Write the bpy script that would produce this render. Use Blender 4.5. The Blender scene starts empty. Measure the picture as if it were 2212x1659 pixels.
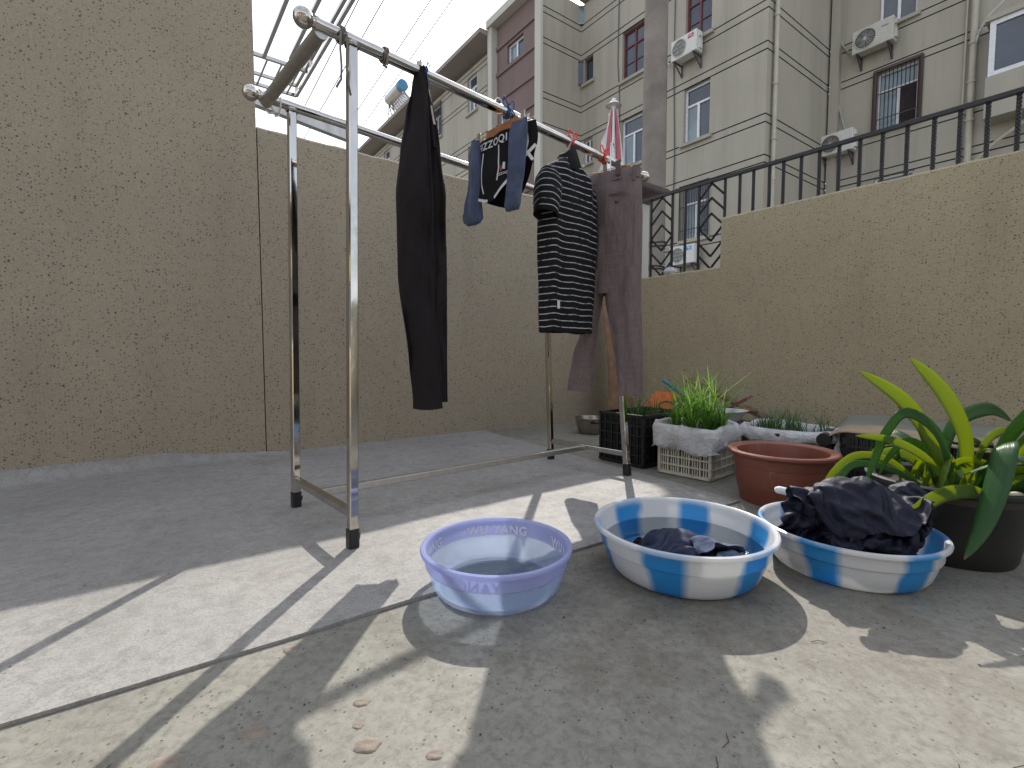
import bpy, bmesh, math, random
from mathutils import Vector, Matrix, noise
R = math.radians
random.seed(7)
scene = bpy.context.scene
COL = scene.collection

# ------------------------------------------------------------------ camera, sky, sun, exposure
cam_data = bpy.data.cameras.new('camera')
cam_data.sensor_width = 36.0
cam_data.lens = 36.0 * 1030 / 2212
cam_data.clip_start = 0.02
cam_data.clip_end = 800
cam = bpy.data.objects.new('camera', cam_data)
cam.location = (0, 0, 0.54)
cam.rotation_euler = (R(90 - 3.417), 0, 0)
COL.objects.link(cam)
scene.camera = cam

SUN_AZ, SUN_EL = 7.5, 41.0          # degrees right of the view direction, degrees above the horizon
world = bpy.data.worlds.new('World')
scene.world = world
world.use_nodes = True
wn = world.node_tree
sky = wn.nodes.new('ShaderNodeTexSky')
sky.sky_type = 'NISHITA'
sky.sun_disc = False
sky.sun_elevation = R(SUN_EL)
sky.sun_rotation = R(SUN_AZ)
sky.air_density = 1.0
sky.dust_density = 1.6
sky.ozone_density = 1.0
wn.nodes['Background'].inputs['Strength'].default_value = 0.15
# thin high cloud over the whole sky: paler colour, soft brighter streaks
wtc = wn.nodes.new('ShaderNodeTexCoord')
wmp = wn.nodes.new('ShaderNodeMapping'); wmp.inputs['Scale'].default_value = (1.0, 1.0, 2.2)
wnz = wn.nodes.new('ShaderNodeTexNoise'); wnz.inputs['Scale'].default_value = 2.6; wnz.inputs['Detail'].default_value = 7; wnz.inputs['Roughness'].default_value = .58; wnz.inputs['Distortion'].default_value = .6
whs = wn.nodes.new('ShaderNodeHueSaturation'); whs.inputs['Saturation'].default_value = .55; whs.inputs['Value'].default_value = 1.0
wrp = wn.nodes.new('ShaderNodeMapRange'); wrp.inputs['From Min'].default_value = .42; wrp.inputs['From Max'].default_value = .72; wrp.inputs['To Min'].default_value = .10; wrp.inputs['To Max'].default_value = .75
wmx = wn.nodes.new('ShaderNodeMix'); wmx.data_type = 'RGBA'; wmx.inputs[7].default_value = (4.6, 4.6, 4.7, 1)
wn.links.new(wtc.outputs['Generated'], wmp.inputs['Vector']); wn.links.new(wmp.outputs[0], wnz.inputs['Vector'])
wn.links.new(wnz.outputs['Fac'], wrp.inputs['Value']); wn.links.new(wrp.outputs[0], wmx.inputs[0])
wn.links.new(sky.outputs[0], whs.inputs['Color']); wn.links.new(whs.outputs[0], wmx.inputs[6])
sdir = Vector((math.sin(R(SUN_AZ)) * math.cos(R(SUN_EL)), math.cos(R(SUN_AZ)) * math.cos(R(SUN_EL)), math.sin(R(SUN_EL))))
wn.links.new(wmx.outputs[2], wn.nodes['Background'].inputs['Color'])

sun_data = bpy.data.lights.new('sun', 'SUN')
sun_data.energy = 2.4
sun_data.angle = R(0.55)
sun_data.color = (1.0, 0.95, 0.87)
sun = bpy.data.objects.new('sun', sun_data)
sun.rotation_euler = (-sdir).to_track_quat('-Z', 'Y').to_euler()
sun.location = (0, 0, 20)
COL.objects.link(sun)

vs = scene.view_settings
vs.view_transform = 'Standard'
vs.look = 'None'
vs.gamma = 1.0
vs.use_curve_mapping = False
vs.exposure = 1.12
scene.render.engine = 'CYCLES'
scene.cycles.transparent_max_bounces = 8
scene.cycles.max_bounces = 5
scene.cycles.diffuse_bounces = 3
scene.cycles.glossy_bounces = 3

# ------------------------------------------------------------------ materials
class NT:
    """small helper round a material's node tree"""
    def __init__(s, name):
        s.m = bpy.data.materials.new(name); s.m.use_nodes = True
        s.t = s.m.node_tree; s.n = s.t.nodes; s.b = s.n['Principled BSDF']
        s.co = s.n.new('ShaderNodeTexCoord')
    def link(s, a, b): s.t.links.new(a, b)
    def noise(s, scale, detail=4, rough=.55, vec=None, dist=0.0):
        n = s.n.new('ShaderNodeTexNoise'); n.inputs['Scale'].default_value = scale
        n.inputs['Detail'].default_value = detail; n.inputs['Roughness'].default_value = rough
        n.inputs['Distortion'].default_value = dist
        s.link(vec or s.co.outputs['Object'], n.inputs['Vector']); return n.outputs['Fac']
    def voro(s, scale, feature='F1', vec=None, rnd=1.0):
        n = s.n.new('ShaderNodeTexVoronoi'); n.feature = feature; n.inputs['Scale'].default_value = scale
        n.inputs['Randomness'].default_value = rnd
        s.link(vec or s.co.outputs['Object'], n.inputs['Vector']); return n
    def mapping(s, scale=(1, 1, 1), rot=(0, 0, 0), src=None):
        n = s.n.new('ShaderNodeMapping'); n.inputs['Scale'].default_value = scale; n.inputs['Rotation'].default_value = rot
        s.link(src or s.co.outputs['Object'], n.inputs['Vector']); return n.outputs['Vector']
    def ramp(s, fac, stops, interp='LINEAR'):
        n = s.n.new('ShaderNodeValToRGB'); e = n.color_ramp.elements; n.color_ramp.interpolation = interp
        while len(e) < len(stops): e.new(0.5)
        for k, (p, c) in enumerate(stops):
            e[k].position = p; e[k].color = (c, c, c, 1) if isinstance(c, (int, float)) else (*c, 1)
        s.link(fac, n.inputs['Fac']); return n.outputs['Color']
    def mix(s, fac, a, b, mode='MIX'):
        n = s.n.new('ShaderNodeMix'); n.data_type = 'RGBA'; n.blend_type = mode
        for v, i in ((fac, 0), (a, 6), (b, 7)):
            if isinstance(v, (int, float)): n.inputs[i].default_value = v if i == 0 else (v, v, v, 1)
            elif isinstance(v, tuple): n.inputs[i].default_value = (*v, 1)
            else: s.link(v, n.inputs[i])
        return n.outputs[2]
    def math(s, op, a, b=None, c=None):
        n = s.n.new('ShaderNodeMath'); n.operation = op
        for k, v in enumerate((a, b, c)):
            if v is None: continue
            if isinstance(v, (int, float)): n.inputs[k].default_value = v
            else: s.link(v, n.inputs[k])
        return n.outputs[0]
    def sep(s, vec):
        n = s.n.new('ShaderNodeSeparateXYZ'); s.link(vec, n.inputs[0]); return n.outputs
    def bump(s, h, strength=.3, dist=.01, normal=None):
        n = s.n.new('ShaderNodeBump'); n.inputs['Strength'].default_value = strength; n.inputs['Distance'].default_value = dist
        s.link(h, n.inputs['Height'])
        if normal: s.link(normal, n.inputs['Normal'])
        s.link(n.outputs[0], s.b.inputs['Normal']); return n.outputs[0]
    def set(s, **k):
        for a, v in k.items():
            i = s.b.inputs[a.replace('_', ' ')]
            if isinstance(v, (int, float)): i.default_value = v
            elif isinstance(v, tuple): i.default_value = (*v, 1)
            else: s.link(v, i)
        return s

M = {}
def plain(name, c, rough=.6, metal=0.0, var=.12, scale=12, bump=0.0, bscale=60, bdist=.004, spec=.5):
    t = NT(name)
    f = t.noise(scale, 5, .6)
    lo = tuple(max(0, x * (1 - var)) for x in c); hi = tuple(min(1, x * (1 + var)) for x in c)
    t.set(Base_Color=t.ramp(f, [(.3, lo), (.7, hi)]), Roughness=rough, Metallic=metal)
    t.b.inputs['Specular IOR Level'].default_value = spec
    if bump: t.bump(t.noise(bscale, 4, .6), bump, bdist)
    M[name] = t.m
    return t

def stucco(name, c, speck):
    """sprayed render: fine ripple, dark grit, larger weathered patches"""
    t = NT(name)
    wide = t.noise(1.3, 5, .6)
    fine = t.noise(150, 4, .7)
    grit = t.noise(150, 3, .5)
    v = t.voro(94)
    big = t.voro(52)
    base = t.ramp(wide, [(.3, tuple(x * .92 for x in c)), (.7, tuple(x * 1.05 for x in c))])
    base = t.mix(t.ramp(fine, [(.35, 0.0), (.62, 1.0)]), t.mix(.34, base, (.05, .042, .03)), base)
    base = t.mix(t.ramp(grit, [(.635, 0.0), (.69, .75)]), base, speck)
    keep = t.math('GREATER_THAN', t.sep(v.outputs['Color'])[0], .66)
    dots = t.math('MULTIPLY', keep, t.math('LESS_THAN', v.outputs['Distance'], .29))
    base = t.mix(t.math('MULTIPLY', dots, .70), base, speck)
    keep2 = t.math('GREATER_THAN', t.sep(big.outputs['Color'])[0], .86)
    dots2 = t.math('MULTIPLY', keep2, t.math('LESS_THAN', big.outputs['Distance'], .22))
    base = t.mix(t.math('MULTIPLY', dots2, .72), base, tuple(x * .8 for x in speck))
    drip = t.noise(3.0, 4, .6, t.mapping((1.6, 1.6, .35)))
    base = t.mix(t.ramp(drip, [(.55, 0.0), (.8, .22)]), base, (.17, .145, .105))
    pat = t.noise(.9, 6, .7, t.mapping((1, 1, 1), (.3, .8, .2)), dist=.8)
    base = t.mix(t.ramp(pat, [(.55, 0.0), (.75, .14)]), base, (.20, .18, .135))
    t.set(Base_Color=base, Roughness=.92)
    t.b.inputs['Specular IOR Level'].default_value = .2
    t.bump(t.math('SUBTRACT', t.math('ADD', t.noise(75, 4, .65), t.math('MULTIPLY', fine, .5)), t.math('MULTIPLY', dots, .5)), .55, .006)
    M[name] = t.m
stucco('stucco', (.425, .366, .276), (.05, .042, .032))
stucco('stucco_brown', (.475, .405, .275), (.055, .043, .03))

def concrete():
    t = NT('concrete')
    a = t.noise(1.6, 6, .62, dist=.3); b = t.noise(7, 6, .68); c = t.noise(60, 4, .7)
    base = t.ramp(a, [(.3, (0.222, 0.204, 0.174)), (.5, (0.262, 0.255, 0.218)), (.72, (0.296, 0.284, 0.248))])
    base = t.mix(t.ramp(b, [(.5, 0.0), (.72, .5)]), base, (0.132, 0.115, 0.092))
    blot = t.noise(3.1, 5, .7, t.mapping((1, 1, 1), (0, 0, .7)))
    base = t.mix(t.ramp(blot, [(.53, 0.0), (.70, .55)]), base, (0.112, 0.089, 0.066))
    grn = t.noise(2.3, 4, .6, t.mapping((1, 1, 1), (.4, 0, 2.1)))
    base = t.mix(t.ramp(grn, [(.55, 0.0), (.8, .5)]), base, (0.191, 0.205, 0.165))
    base = t.mix(t.ramp(c, [(.3, .3), (.6, 0.0)]), base, (0.099, 0.089, 0.073))
    scr = t.noise(9, 5, .75, t.mapping((1, 9, 1), (0, 0, .9)))
    base = t.mix(t.ramp(scr, [(.64, 0.0), (.78, .4)]), base, (0.092, 0.086, 0.073))
    grit = t.voro(130)
    g1 = t.math('MULTIPLY', t.math('GREATER_THAN', t.sep(grit.outputs['Color'])[0], .93), t.math('LESS_THAN', grit.outputs['Distance'], .3))
    base = t.mix(t.math('MULTIPLY', g1, .7), base, (0.040, 0.033, 0.026))
    mott = t.noise(55, 6, .8, dist=.4)
    base = t.mix(t.ramp(mott, [(.36, .6), (.52, 0.0)]), base, (.115, .105, .088))
    base = t.mix(t.ramp(t.noise(300, 2, .6), [(.62, 0.0), (.72, .5)]), base, (.34, .32, .28))
    base = t.mix(t.ramp(t.noise(17, 6, .8, t.mapping((1, 1, 1), (.2, .5, .4))), [(.60, 0.0), (.70, .45)]), base, (.33, .31, .275))
    # damp, brownish ground where the basins are emptied
    o = t.sep(t.co.outputs['Object'])
    dx = t.math('SUBTRACT', o[0], .28); dy = t.math('MULTIPLY', t.math('SUBTRACT', o[1], .96), 1.35)
    ds = t.math('SQRT', t.math('ADD', t.math('MULTIPLY', dx, dx), t.math('MULTIPLY', dy, dy)))
    wet = t.ramp(t.math('ADD', ds, t.math('MULTIPLY', t.math('SUBTRACT', t.noise(6.5, 6, .7, dist=.7), .5), 1.1)), [(.22, 1.0), (.46, 0.0)])
    base = t.mix(t.math('MULTIPLY', wet, .22), base, t.mix(.5, base, (.085, .070, .050)))
    base = t.mix(t.math('MULTIPLY', wet, .38), base, t.mix(t.ramp(t.noise(19, 5, .75), [(.42, 0.0), (.6, 1.0)]), base, (.10, .082, .058)))
    t.set(Base_Color=base, Roughness=t.ramp(b, [(.3, .62), (.7, .85)]))
    t.b.inputs['Specular IOR Level'].default_value = .35
    t.bump(t.math('ADD', t.math('MULTIPLY', b, .8), t.math('MULTIPLY', c, .25)), .35, .006)
    M['concrete'] = t.m
concrete()

def membrane():
    t = NT('membrane')
    a = t.noise(1.2, 6, .6, dist=.4); b = t.noise(11, 6, .7); c = t.noise(240, 3, .6)
    base = t.ramp(a, [(.3, (.285, .275, .258)), (.55, (.36, .35, .332)), (.75, (.41, .40, .378))])
    base = t.mix(t.ramp(b, [(.52, 0.0), (.76, .4)]), base, (.17, .155, .135))
    rust = t.noise(2.2, 4, .6, t.mapping((1, 1, 1), (.3, 0, 1.1)))
    base = t.mix(t.ramp(rust, [(.66, 0.0), (.78, .4)]), base, (.27, .18, .115))
    scr = t.noise(7, 5, .75, t.mapping((1, 10, 1), (0, 0, -.6)))
    base = t.mix(t.ramp(scr, [(.62, 0.0), (.8, .35)]), base, (.13, .125, .12))
    mott = t.noise(30, 6, .75, dist=.6)
    base = t.mix(t.ramp(mott, [(.36, .4), (.55, 0.0)]), base, (.16, .15, .14))
    base = t.mix(t.ramp(t.noise(210, 3, .7), [(.38, .35), (.55, 0.0)]), base, (.13, .125, .12))
    t.set(Base_Color=base, Roughness=t.ramp(b, [(.3, .52), (.7, .72)]))
    t.b.inputs['Specular IOR Level'].default_value = .14
    t.bump(t.math('ADD', t.math('MULTIPLY', c, .5), t.math('MULTIPLY', b, .6)), .4, .003)
    M['membrane'] = t.m
membrane()

def house_paint(name, c, streak=.3):
    t = NT(name)
    w = t.noise(.35, 5, .6); d = t.noise(1.0, 5, .65, t.mapping((1.6, 1.6, .12)))
    base = t.ramp(w, [(.3, tuple(x * .92 for x in c)), (.7, tuple(x * 1.06 for x in c))])
    base = t.mix(t.ramp(d, [(.46, 0.0), (.76, streak)]), base, tuple(x * .52 for x in c))
    t.set(Base_Color=base, Roughness=.85)
    t.b.inputs['Specular IOR Level'].default_value = .2
    t.bump(t.noise(14, 5, .7), .15, .02)
    M[name] = t.m
house_paint('cream', (.40, .368, .305), .5)
house_paint('pale_trim', (.50, .48, .42), .2)
house_paint('mauve', (.20, .145, .135))
house_paint('eave', (.30, .26, .235))
plain('groove', (.05, .047, .04), .9)
plain('roof_tile', (.25, .17, .13), .8)

def steel(name, c, rough, smear):
    t = NT(name)
    f = t.noise(18, 5, .65, t.mapping((1, 1, .18)))
    g = t.noise(55, 4, .6)
    base = t.ramp(f, [(.35, c), (.72, tuple(x * .78 for x in c))])
    base = t.mix(t.ramp(g, [(.62, 0.0), (.75, smear)]), base, (.30, .24, .17))
    t.set(Base_Color=base, Metallic=1.0, Roughness=t.ramp(f, [(.35, rough), (.8, rough + .12)]))
    t.bump(t.noise(9, 3, .5), .04, .01)
    M[name] = t.m
steel('steel', (.62, .585, .53), .035, .3)
steel('steel_dull', (.50, .48, .45), .34, .4)
steel('chrome', (.60, .57, .53), .08, .15)
plain('tape', (.012, .012, .014), .45, bump=.3, bscale=90)
plain('iron', (.012, .011, .012), .42, var=.3, bump=.35, bscale=70, bdist=.003)
plain('white_frame', (.70, .71, .72), .4)
plain('red_frame', (.14, .03, .025), .5)
plain('brown_frame', (.07, .045, .04), .5)
plain('green_frame', (.25, .33, .29), .4)
t = plain('glass_dark', (.045, .055, .075), .06, var=.3, scale=1.2, spec=.8)
t = plain('glass_pale', (.17, .22, .25), .12, var=.25, scale=1.2, spec=.8)
plain('curtain', (.04, .026, .03), .9, var=.3, scale=8)
plain('ac_white', (.62, .61, .57), .45, var=.08, scale=6)
plain('ac_beige', (.50, .48, .42), .5, var=.12, scale=6)
plain('ac_dark', (.05, .05, .05), .6)
plain('ac_fan', (.13, .13, .12), .5)
plain('label_red', (.45, .02, .06), .4, var=.05)
plain('label_blue', (.03, .25, .60), .4, var=.05)
plain('print_white', (.75, .75, .74), .7, var=.04)
plain('print_dark', (.07, .07, .07), .7, var=.04)
plain('bracket', (.09, .06, .08), .6)
plain('pipe_cream', (.44, .41, .33), .55, var=.15, scale=3)
plain('pipe_white', (.55, .55, .52), .5, var=.1)
plain('hose_green', (.33, .37, .30), .6)
t = plain('pole_concrete', (.22, .19, .165), .9, var=.25, scale=2.5, bump=.3, bscale=30)
plain('cap_brown', (.095, .068, .062), .8, var=.25, bump=.3)
plain('cable', (.012, .012, .013), .5)
plain('wire_grey', (.09, .09, .10), .6)
plain('umbrella_pink', (.47, .13, .17), .8, var=.12, bump=.2, bscale=25)
plain('umbrella_white', (.66, .65, .63), .8, var=.1, bump=.2, bscale=25)
plain('tank_blue', (.05, .20, .32), .4)
plain('tank_steel', (.45, .44, .42), .3, .6)
plain('rope_grey', (.20, .175, .15), .9, bump=.6, bscale=160)
plain('rope_white', (.55, .52, .46), .9, bump=.4, bscale=150)
plain('rope_blue', (.03, .09, .26), .75)
plain('rope_red', (.75, .07, .04), .7)
plain('wood_orange', (.36, .13, .045), .5, var=.25, scale=20)
plain('clip_metal', (.42, .38, .31), .3, .9)
plain('clip_brown', (.06, .035, .025), .4)
plain('hook_metal', (.55, .54, .52), .25, 1.0)
plain('hanger_plastic', (.42, .44, .46), .4)
plain('soil', (.055, .042, .03), .95, var=.4, scale=40, bump=.8, bscale=60, bdist=.01)
plain('crate_black', (.014, .014, .015), .42, var=.3)
plain('crate_white', (.52, .48, .40), .6, var=.2, scale=15)
plain('crate_green', (.06, .16, .09), .6)
plain('orange_board', (.70, .13, .03), .6, var=.1)
plain('old_wood', (.24, .145, .085), .8, var=.35, scale=9, bump=.3, bscale=40)
plain('red_wood', (.17, .085, .06), .85, var=.35, scale=14, bump=.3)
plain('stick_blue', (.02, .20, .27), .4)
plain('bowl_grey', (.42, .44, .44), .4, var=.15)
plain('pan', (.30, .26, .22), .3, .8, var=.35, scale=9)
plain('tarp_grey', (.13, .14, .115), .6, var=.2, scale=6)
plain('kraft', (.27, .20, .13), .7, var=.2, scale=6, bump=.2, bscale=20)
plain('pebble', (.72, .66, .52), .35, var=.08)
plain('mortar', (.25, .21, .17), .95, var=.2, scale=60, bump=.6, bscale=120)
plain('litter', (.05, .035, .02), .9, var=.4)
plain('pot_black', (.022, .021, .02), .5, var=.35, scale=9, bump=.12, bscale=40, bdist=.002)
t = NT('terracotta'); f = t.noise(5, 5, .65); g = t.noise(40, 5, .7)
b0 = t.ramp(f, [(.3, (.165, .045, .027)), (.7, (.215, .064, .038))])
b0 = t.mix(t.ramp(t.noise(16, 6, .8, t.mapping((1, 1, .6))), [(.6, 0.0), (.72, .4)]), b0, (.45, .30, .22))
t.set(Base_Color=b0, Roughness=.48); t.bump(g, .08, .004); M['terracotta'] = t.m

def cloth(name, c, var=.15, weave=900, rough=.9, melange=0.0, c2=None, sheen=.3, fold=.25, fscale=9):
    t = NT(name)
    f = t.noise(14, 4, .6)
    base = t.ramp(f, [(.3, tuple(x * (1 - var) for x in c)), (.7, tuple(x * (1 + var) for x in c))])
    if melange:
        w1 = t.noise(260, 3, .7, t.mapping((1, 1, .06))); w2 = t.noise(260, 3, .7, t.mapping((.08, .08, 1)))
        base = t.mix(t.math('MULTIPLY', t.ramp(w1, [(.4, 0.0), (.62, 1.0)]), melange), base, c2)
        base = t.mix(t.math('MULTIPLY', t.ramp(w2, [(.45, 0.0), (.65, 1.0)]), melange * .8), base, c2)
    t.set(Base_Color=base, Roughness=rough)
    t.b.inputs['Sheen Weight'].default_value = sheen
    t.b.inputs['Specular IOR Level'].default_value = .25
    h = t.math('ADD', t.math('MULTIPLY', t.noise(fscale, 4, .55, t.mapping((1, 1, .45)), dist=.5), 1.0), t.math('MULTIPLY', t.noise(weave, 2, .5), .03))
    t.bump(h, fold, .03)
    M[name] = t.m
    return t
cloth('black_cotton', (.0115, .0078, .009), sheen=.0, fold=.8, fscale=7, rough=.75)
cloth('black_knit', (.008, .0075, .009), sheen=.0)
cloth('grey_brown', (.135, .102, .102), melange=.42, c2=(.23, .185, .18), sheen=.05, fold=.5)
cloth('sock', (.070, .090, .155), var=.3, fscale=16, sheen=.1, fold=.5)
cloth('navy', (.010, .012, .027), sheen=.0, fold=.22, fscale=38, weave=60, rough=.58)
cloth('navy_dark', (.008, .009, .014), sheen=.04, fold=.35, fscale=30)
cloth('navy_blue', (.014, .022, .052), sheen=.0, fold=.22, fscale=38, weave=60, rough=.5)
cloth('trim_white', (.62, .62, .63), var=.06, fold=.1)
cloth('pocket_beige', (.42, .36, .28), var=.1)

def striped():
    t = cloth('striped', (.008, .0078, .0095), sheen=.0)
    uv = t.n.new('ShaderNodeUVMap')
    y = t.math('ADD', t.sep(uv.outputs[0])[1], t.math('MULTIPLY', t.math('SUBTRACT', t.noise(11, 3, .5), .5), .010))
    f = t.math('FRACT', t.math('MULTIPLY', y, 40.0))
    line = t.math('LESS_THAN', f, .13)
    gaps = t.ramp(t.noise(38, 3, .6), [(.34, .15), (.5, 1.0)])
    old = t.b.inputs['Base Color'].links[0].from_socket
    t.set(Base_Color=t.mix(t.math('MULTIPLY', t.math('MULTIPLY', line, gaps), .9), old, (.52, .52, .52)))
striped()

def plastic(name, c, trans, clear=0.0, rough=.3, pattern=False, phase=0.0):
    """thin dyed plastic that lets some light through"""
    t = NT(name)
    col = None
    if pattern:
        o = t.sep(t.co.outputs['Object'])
        ang = t.math('ARCTAN2', o[1], o[0])
        ang = t.math('ADD', ang, t.math('MULTIPLY', t.math('SUBTRACT', t.noise(9, 3, .5), .5), .20))
        w = t.math('SINE', t.math('MULTIPLY', t.math('ADD', ang, phase), 6.0))
        w = t.math('ADD', w, t.math('MULTIPLY', t.math('SUBTRACT', t.noise(9, 3, .5), .5), .9))
        lipm = t.ramp(t.math('ADD', o[2], t.math('MULTIPLY', t.noise(14, 2, .5), .02)), [(.112, 1.0), (.124, .35)])
        msk = t.math('MULTIPLY', t.ramp(w, [(.05, 0.0), (.62, 1.0)]), lipm)
        deep = t.mix(t.noise(6, 3, .5), (.025, .25, .64), (.06, .42, .80))
        col = t.mix(msk, (.80, .81, .82), deep)
    else:
        col = t.ramp(t.noise(7, 3, .5), [(.3, tuple(x * .95 for x in c)), (.7, c)])
    t.set(Base_Color=col, Roughness=rough)
    t.b.inputs['Specular IOR Level'].default_value = .5
    tr = t.n.new('ShaderNodeBsdfTranslucent'); t.link(col, tr.inputs['Color'])
    m1 = t.n.new('ShaderNodeMixShader'); m1.inputs[0].default_value = trans
    t.link(t.b.outputs[0], m1.inputs[1]); t.link(tr.outputs[0], m1.inputs[2])
    out = m1.outputs[0]
    if clear:
        tp = t.n.new('ShaderNodeBsdfTransparent'); tp.inputs['Color'].default_value = (*[.5 + .5 * x for x in c], 1)
        m2 = t.n.new('ShaderNodeMixShader'); m2.inputs[0].default_value = clear
        t.link(out, m2.inputs[1]); t.link(tp.outputs[0], m2.inputs[2]); out = m2.outputs[0]
    t.link(out, t.n['Material Output'].inputs['Surface'])
    M[name] = t.m
plastic('lilac', (.66, .77, .96), .45, clear=.68, rough=.2)
plastic('lilac_band', (.54, .59, .87), .45, clear=.18, rough=.22)
plastic('lilac_letter', (.95, .93, .94), .35, rough=.6)
plastic('blue_white_a', (1, 1, 1), .34, rough=.28, pattern=True, phase=.25)
plastic('blue_white_b', (1, 1, 1), .34, rough=.28, pattern=True, phase=.62)
plastic('sack', (.86, .86, .89), .35, rough=.4)
t = NT.__new__(NT); t.m = M['sack']; t.t = t.m.node_tree; t.n = t.t.nodes; t.b = t.n['Principled BSDF']; t.co = t.n['Texture Coordinate']
t.bump(t.math('ADD', t.noise(26, 5, .6, t.mapping((1, 1, 1.8)), dist=2.0), t.math('MULTIPLY', t.math('ABSOLUTE', t.math('SUBTRACT', t.noise(16, 3, .5, t.mapping((1, 1, 2.4), (.5, .3, .2)), dist=1.5), .5)), 3.0)), .8, .012)

def leafmat(name, c, trans, tcol, rough=.38, stripes=True):
    t = NT(name)
    f = t.noise(9, 4, .6)
    col = t.ramp(f, [(.3, tuple(x * .75 for x in c)), (.7, tuple(x * 1.2 for x in c))])
    if stripes:
        uv = t.n.new('ShaderNodeUVMap')
        st = t.noise(60, 2, .5, t.mapping((1, .02, 1), src=uv.outputs[0]))
        col = t.mix(t.ramp(st, [(.42, 0.0), (.62, .55)]), col, tuple(x * 1.7 for x in c))
        v_ = t.sep(uv.outputs[0])
        tipf = t.ramp(t.math('ADD', v_[1], t.math('MULTIPLY', t.noise(30, 3, .6), .06)), [(.985, 0.0), (1.015, 1.0)])
        col = t.mix(tipf, col, (.16, .10, .04))
        col = t.mix(t.ramp(t.noise(55, 4, .7), [(.66, 0.0), (.74, .45)]), col, (.12, .12, .06))
        t.bump(st, .35, .004)
    t.set(Base_Color=col, Roughness=rough)
    tr = t.n.new('ShaderNodeBsdfTranslucent'); tr.inputs['Color'].default_value = (*tcol, 1)
    m1 = t.n.new('ShaderNodeMixShader'); m1.inputs[0].default_value = trans
    t.link(t.b.outputs[0], m1.inputs[1]); t.link(tr.outputs[0], m1.inputs[2])
    t.link(m1.outputs[0], t.n['Material Output'].inputs['Surface'])
    M[name] = t.m
leafmat('leaf', (.06, .14, .022), .52, (.55, .62, .03), .3)
leafmat('leaf_dark', (.032, .10, .028), .36, (.20, .38, .04), .3)
leafmat('chive', (.06, .17, .025), .45, (.22, .42, .06), .45, False)
leafmat('chive_dull', (.045, .10, .04), .35, (.14, .26, .06), .5, False)

def water():
    t = NT('water')
    gl = t.n.new('ShaderNodeBsdfGlossy'); gl.inputs['Roughness'].default_value = .02
    tp = t.n.new('ShaderNodeBsdfTransparent'); tp.inputs['Color'].default_value = (.86, .89, .90, 1)
    fr = t.n.new('ShaderNodeFresnel'); fr.inputs['IOR'].default_value = 1.33
    m = t.n.new('ShaderNodeMixShader'); t.link(fr.outputs[0], m.inputs[0])
    t.link(tp.outputs[0], m.inputs[1]); t.link(gl.outputs[0], m.inputs[2])
    bp = t.n.new('ShaderNodeBump'); bp.inputs['Strength'].default_value = .08; bp.inputs['Distance'].default_value = .01
    t.link(t.noise(25, 2, .5), bp.inputs['Height']); t.link(bp.outputs[0], gl.inputs['Normal'])
    t.link(m.outputs[0], t.n['Material Output'].inputs['Surface'])
    M['water'] = t.m
water()

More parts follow.
